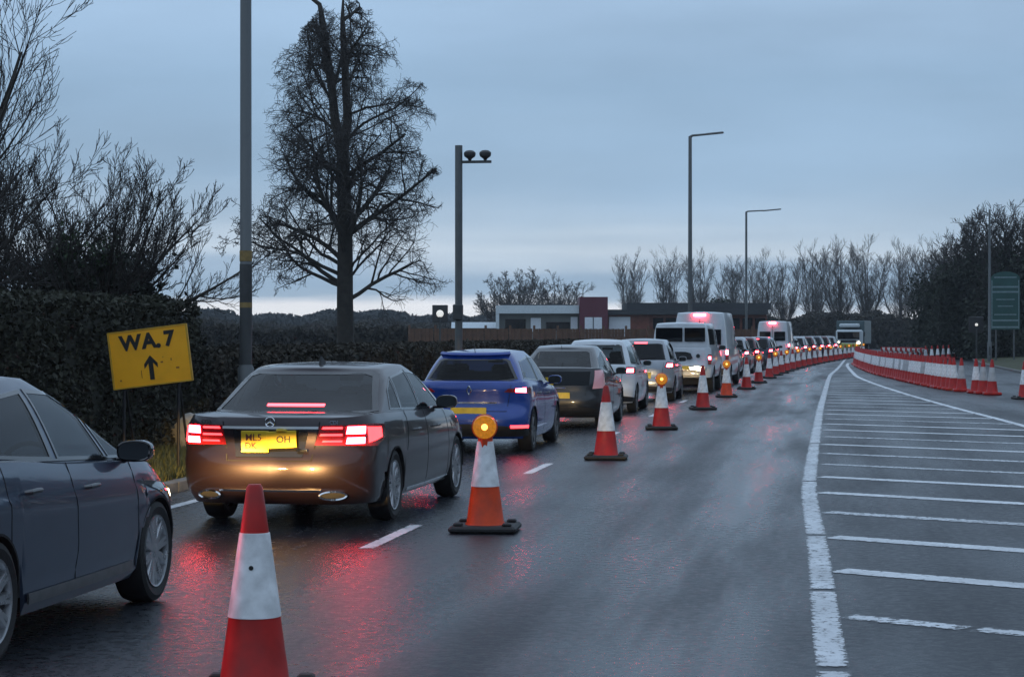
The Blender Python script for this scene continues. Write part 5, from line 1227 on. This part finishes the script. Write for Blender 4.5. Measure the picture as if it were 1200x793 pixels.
be = empty('restaurant_building', tuple(ba), ang, label='low modern building with pale fascia and a maroon entrance block', cat='building')
X_ = lambda px: (px - 583) * m_px
def bld(name, px0, px1, z0, z1, y0, y1, m, ex=0):
    f = MB(); f.box(((X_(px0) + X_(px1)) / 2, (y0 + y1) / 2, (z0 + z1) / 2), (X_(px1) - X_(px0), y1 - y0, z1 - z0)); return f.build(name, m, be, smooth=False)
bld('wall', 585, 678, 0, 3.7, .6, 9, M_wall); bld('fascia', 581, 678.5, 3.72, 4.5, -.2, 9.3, M_fascia); bld('side_fin', 581, 585, 0, 3.7, -.2, .6, M_fascia)
bld('roof_slab', 590, 672, 4.5, 4.62, 1, 8.5, M_roof)
w = bld('window', 622, 634, 2.0, 3.3, .50, .59, M_wpan); f = MB()
bld('window', 640, 668, 2.1, 2.9, .50, .59, M_glass); bld('window', 592, 616, 2.0, 3.2, .52, .59, M_glass); bld('white_panel', 669, 677, 1.8, 3.4, .5, .59, M_wpan)
bld('entrance_tower', 679, 712, 0, 5.3, -.6, 6, M_maroon); dd_ = bld('door', 685, 705, 1.0, 3.35, -.68, -.61, M_wpan)
bld('door_mullion', 694.4, 695.4, 1.0, 3.35, -.72, -.69, M_galvd)
bld('wall', 712.6, 762, 0, 3.6, .6, 9, M_brick); bld('white_panel', 714, 739, 1.5, 3.4, .5, .59, M_wpan); bld('fascia', 712.6, 900, 3.62, 4.1, -.1, 9.2, M_roof)
bld('roof', 735, 905, 4.12, 4.75, .8, 9.8, M_roof); bld('wall', 762.5, 900, 0, 3.6, .9, 9, M_brick)
for i in range(9): bld('window', 766 + i * 15, 778 + i * 15, 1.5, 3.3, .80, .89, M_glass)
# small shed and parked white roofs left of the building
se = empty('garden_shed', at(556, 210), ang, label='small low shed with a pale roof left of the modern building', cat='shed')
f = MB(); f.box((0, 0, 1.2), (3.0, 2, 2.4)); f.build('wall', M_timber, se, smooth=False)
f = MB(); f.add([(-2.3, -1.4, 2.35), (2.3, -1.4, 2.35), (2.3, 0, 2.95), (-2.3, 0, 2.95), (2.3, 1.4, 2.35), (-2.3, 1.4, 2.35)], [[0, 1, 2, 3], [3, 2, 4, 5], [1, 4, 2], [0, 3, 5]]); f.build('roof', M_fascia, se, smooth=False)
# ------------------------------------------------------------------ distant works lorry
M_teal = mat('faded_teal_body', (.06, .10, .11), .5, noise=.1); M_hiv = mat('hi_vis_yellow', (.45, .48, .04), .5, noise=.2)
le = empty('works_lorry', at(996, 172), R(-8), label='pale teal lorry facing the camera with one bright headlight at the end of the road', cat='lorry')
f = MB(); f.box((0, 2.6, 1.9), (2.3, 4.6, 1.9), bev=.04); f.build('cargo_body', M_teal, le)
f = MB(); f.box((0, -.3, 1.35), (2.1, 1.2, 1.5), bev=.12); f.build('cab', M_fascia, le)
f = MB(); f.box((0, -.905, 1.62), (1.8, .04, .60), bev=.015); f.build('windscreen', M_glass, le)
f = MB(); f.box((0, -.92, .80), (2.15, .16, .30), bev=.03); f.build('bumper', M_hiv, le)
f = MB(); f.box((0, -.915, 1.16), (1.3, .03, .22), bev=.01); f.build('grille', M_blk, le)
f = MB(); f.box((0, -.2, 2.45), (1.6, .9, .30), bev=.08); f.build('wind_deflector', M_fascia, le)
for sg in (1, -1):
    f = MB(); f.lathe([(.001, -.03), (.13, -.02), (.14, 0)], (sg * .82, -.93, 1.0), axis='y', n=16); f.build('headlight', M_head, le)
    ty, rim, disc = wheel_meshes(.45, .28, 'seven')
    for yy_ in (-.1, 3.6):
        w = link('wheel', ty, le, (sg * .95, yy_, .45), 0 if sg > 0 else PI); link('rim', rim, w)
    f = MB(); f.box((sg * 1.25, -.7, 1.75), (.16, .08, .36), bev=.02); f.build('wing_mirror', M_blk, le)
# workers' trailer in hi-vis left of the lorry
te = empty('works_trailer', at(976, 165), R(-8), label='low yellow works trailer with a dark wheel, left of the lorry', cat='trailer')
f = MB(); f.box((0, 0, .75), (1.7, 2.4, .55), bev=.04); f.build('trailer_body', M_hiv, te); f = MB()
for i in range(4): f.box((-.6 + i * .4, -1.21, .75), (.14, .02, .5), ry=R(30))
f.build('hazard_stripe', M_blk, te)
for sg in (1, -1): w = link('wheel', wheel_meshes(.32, .21, 'seven')[0], te, (sg * .9, 0, .32), 0 if sg > 0 else PI); link('rim', wheel_meshes(.32, .21, 'seven')[1], w)
# ------------------------------------------------------------------ air
HAZE = .0003
if HAZE:
    m = bpy.data.materials.new('haze'); m.use_nodes = True; t = m.node_tree; t.nodes.remove(t.nodes['Principled BSDF']); v = t.nodes.new('ShaderNodeVolumePrincipled')
    v.inputs['Color'].default_value = (.80, .87, .95, 1); v.inputs['Density'].default_value = HAZE; v.inputs['Anisotropy'].default_value = .2
    t.links.new(v.outputs[0], t.nodes['Material Output'].inputs['Volume'])
    f = MB(); f.box((0, 420, 10.0), (1420, 980, 22.4)); f.build('haze', m, smooth=False, kind='stuff')
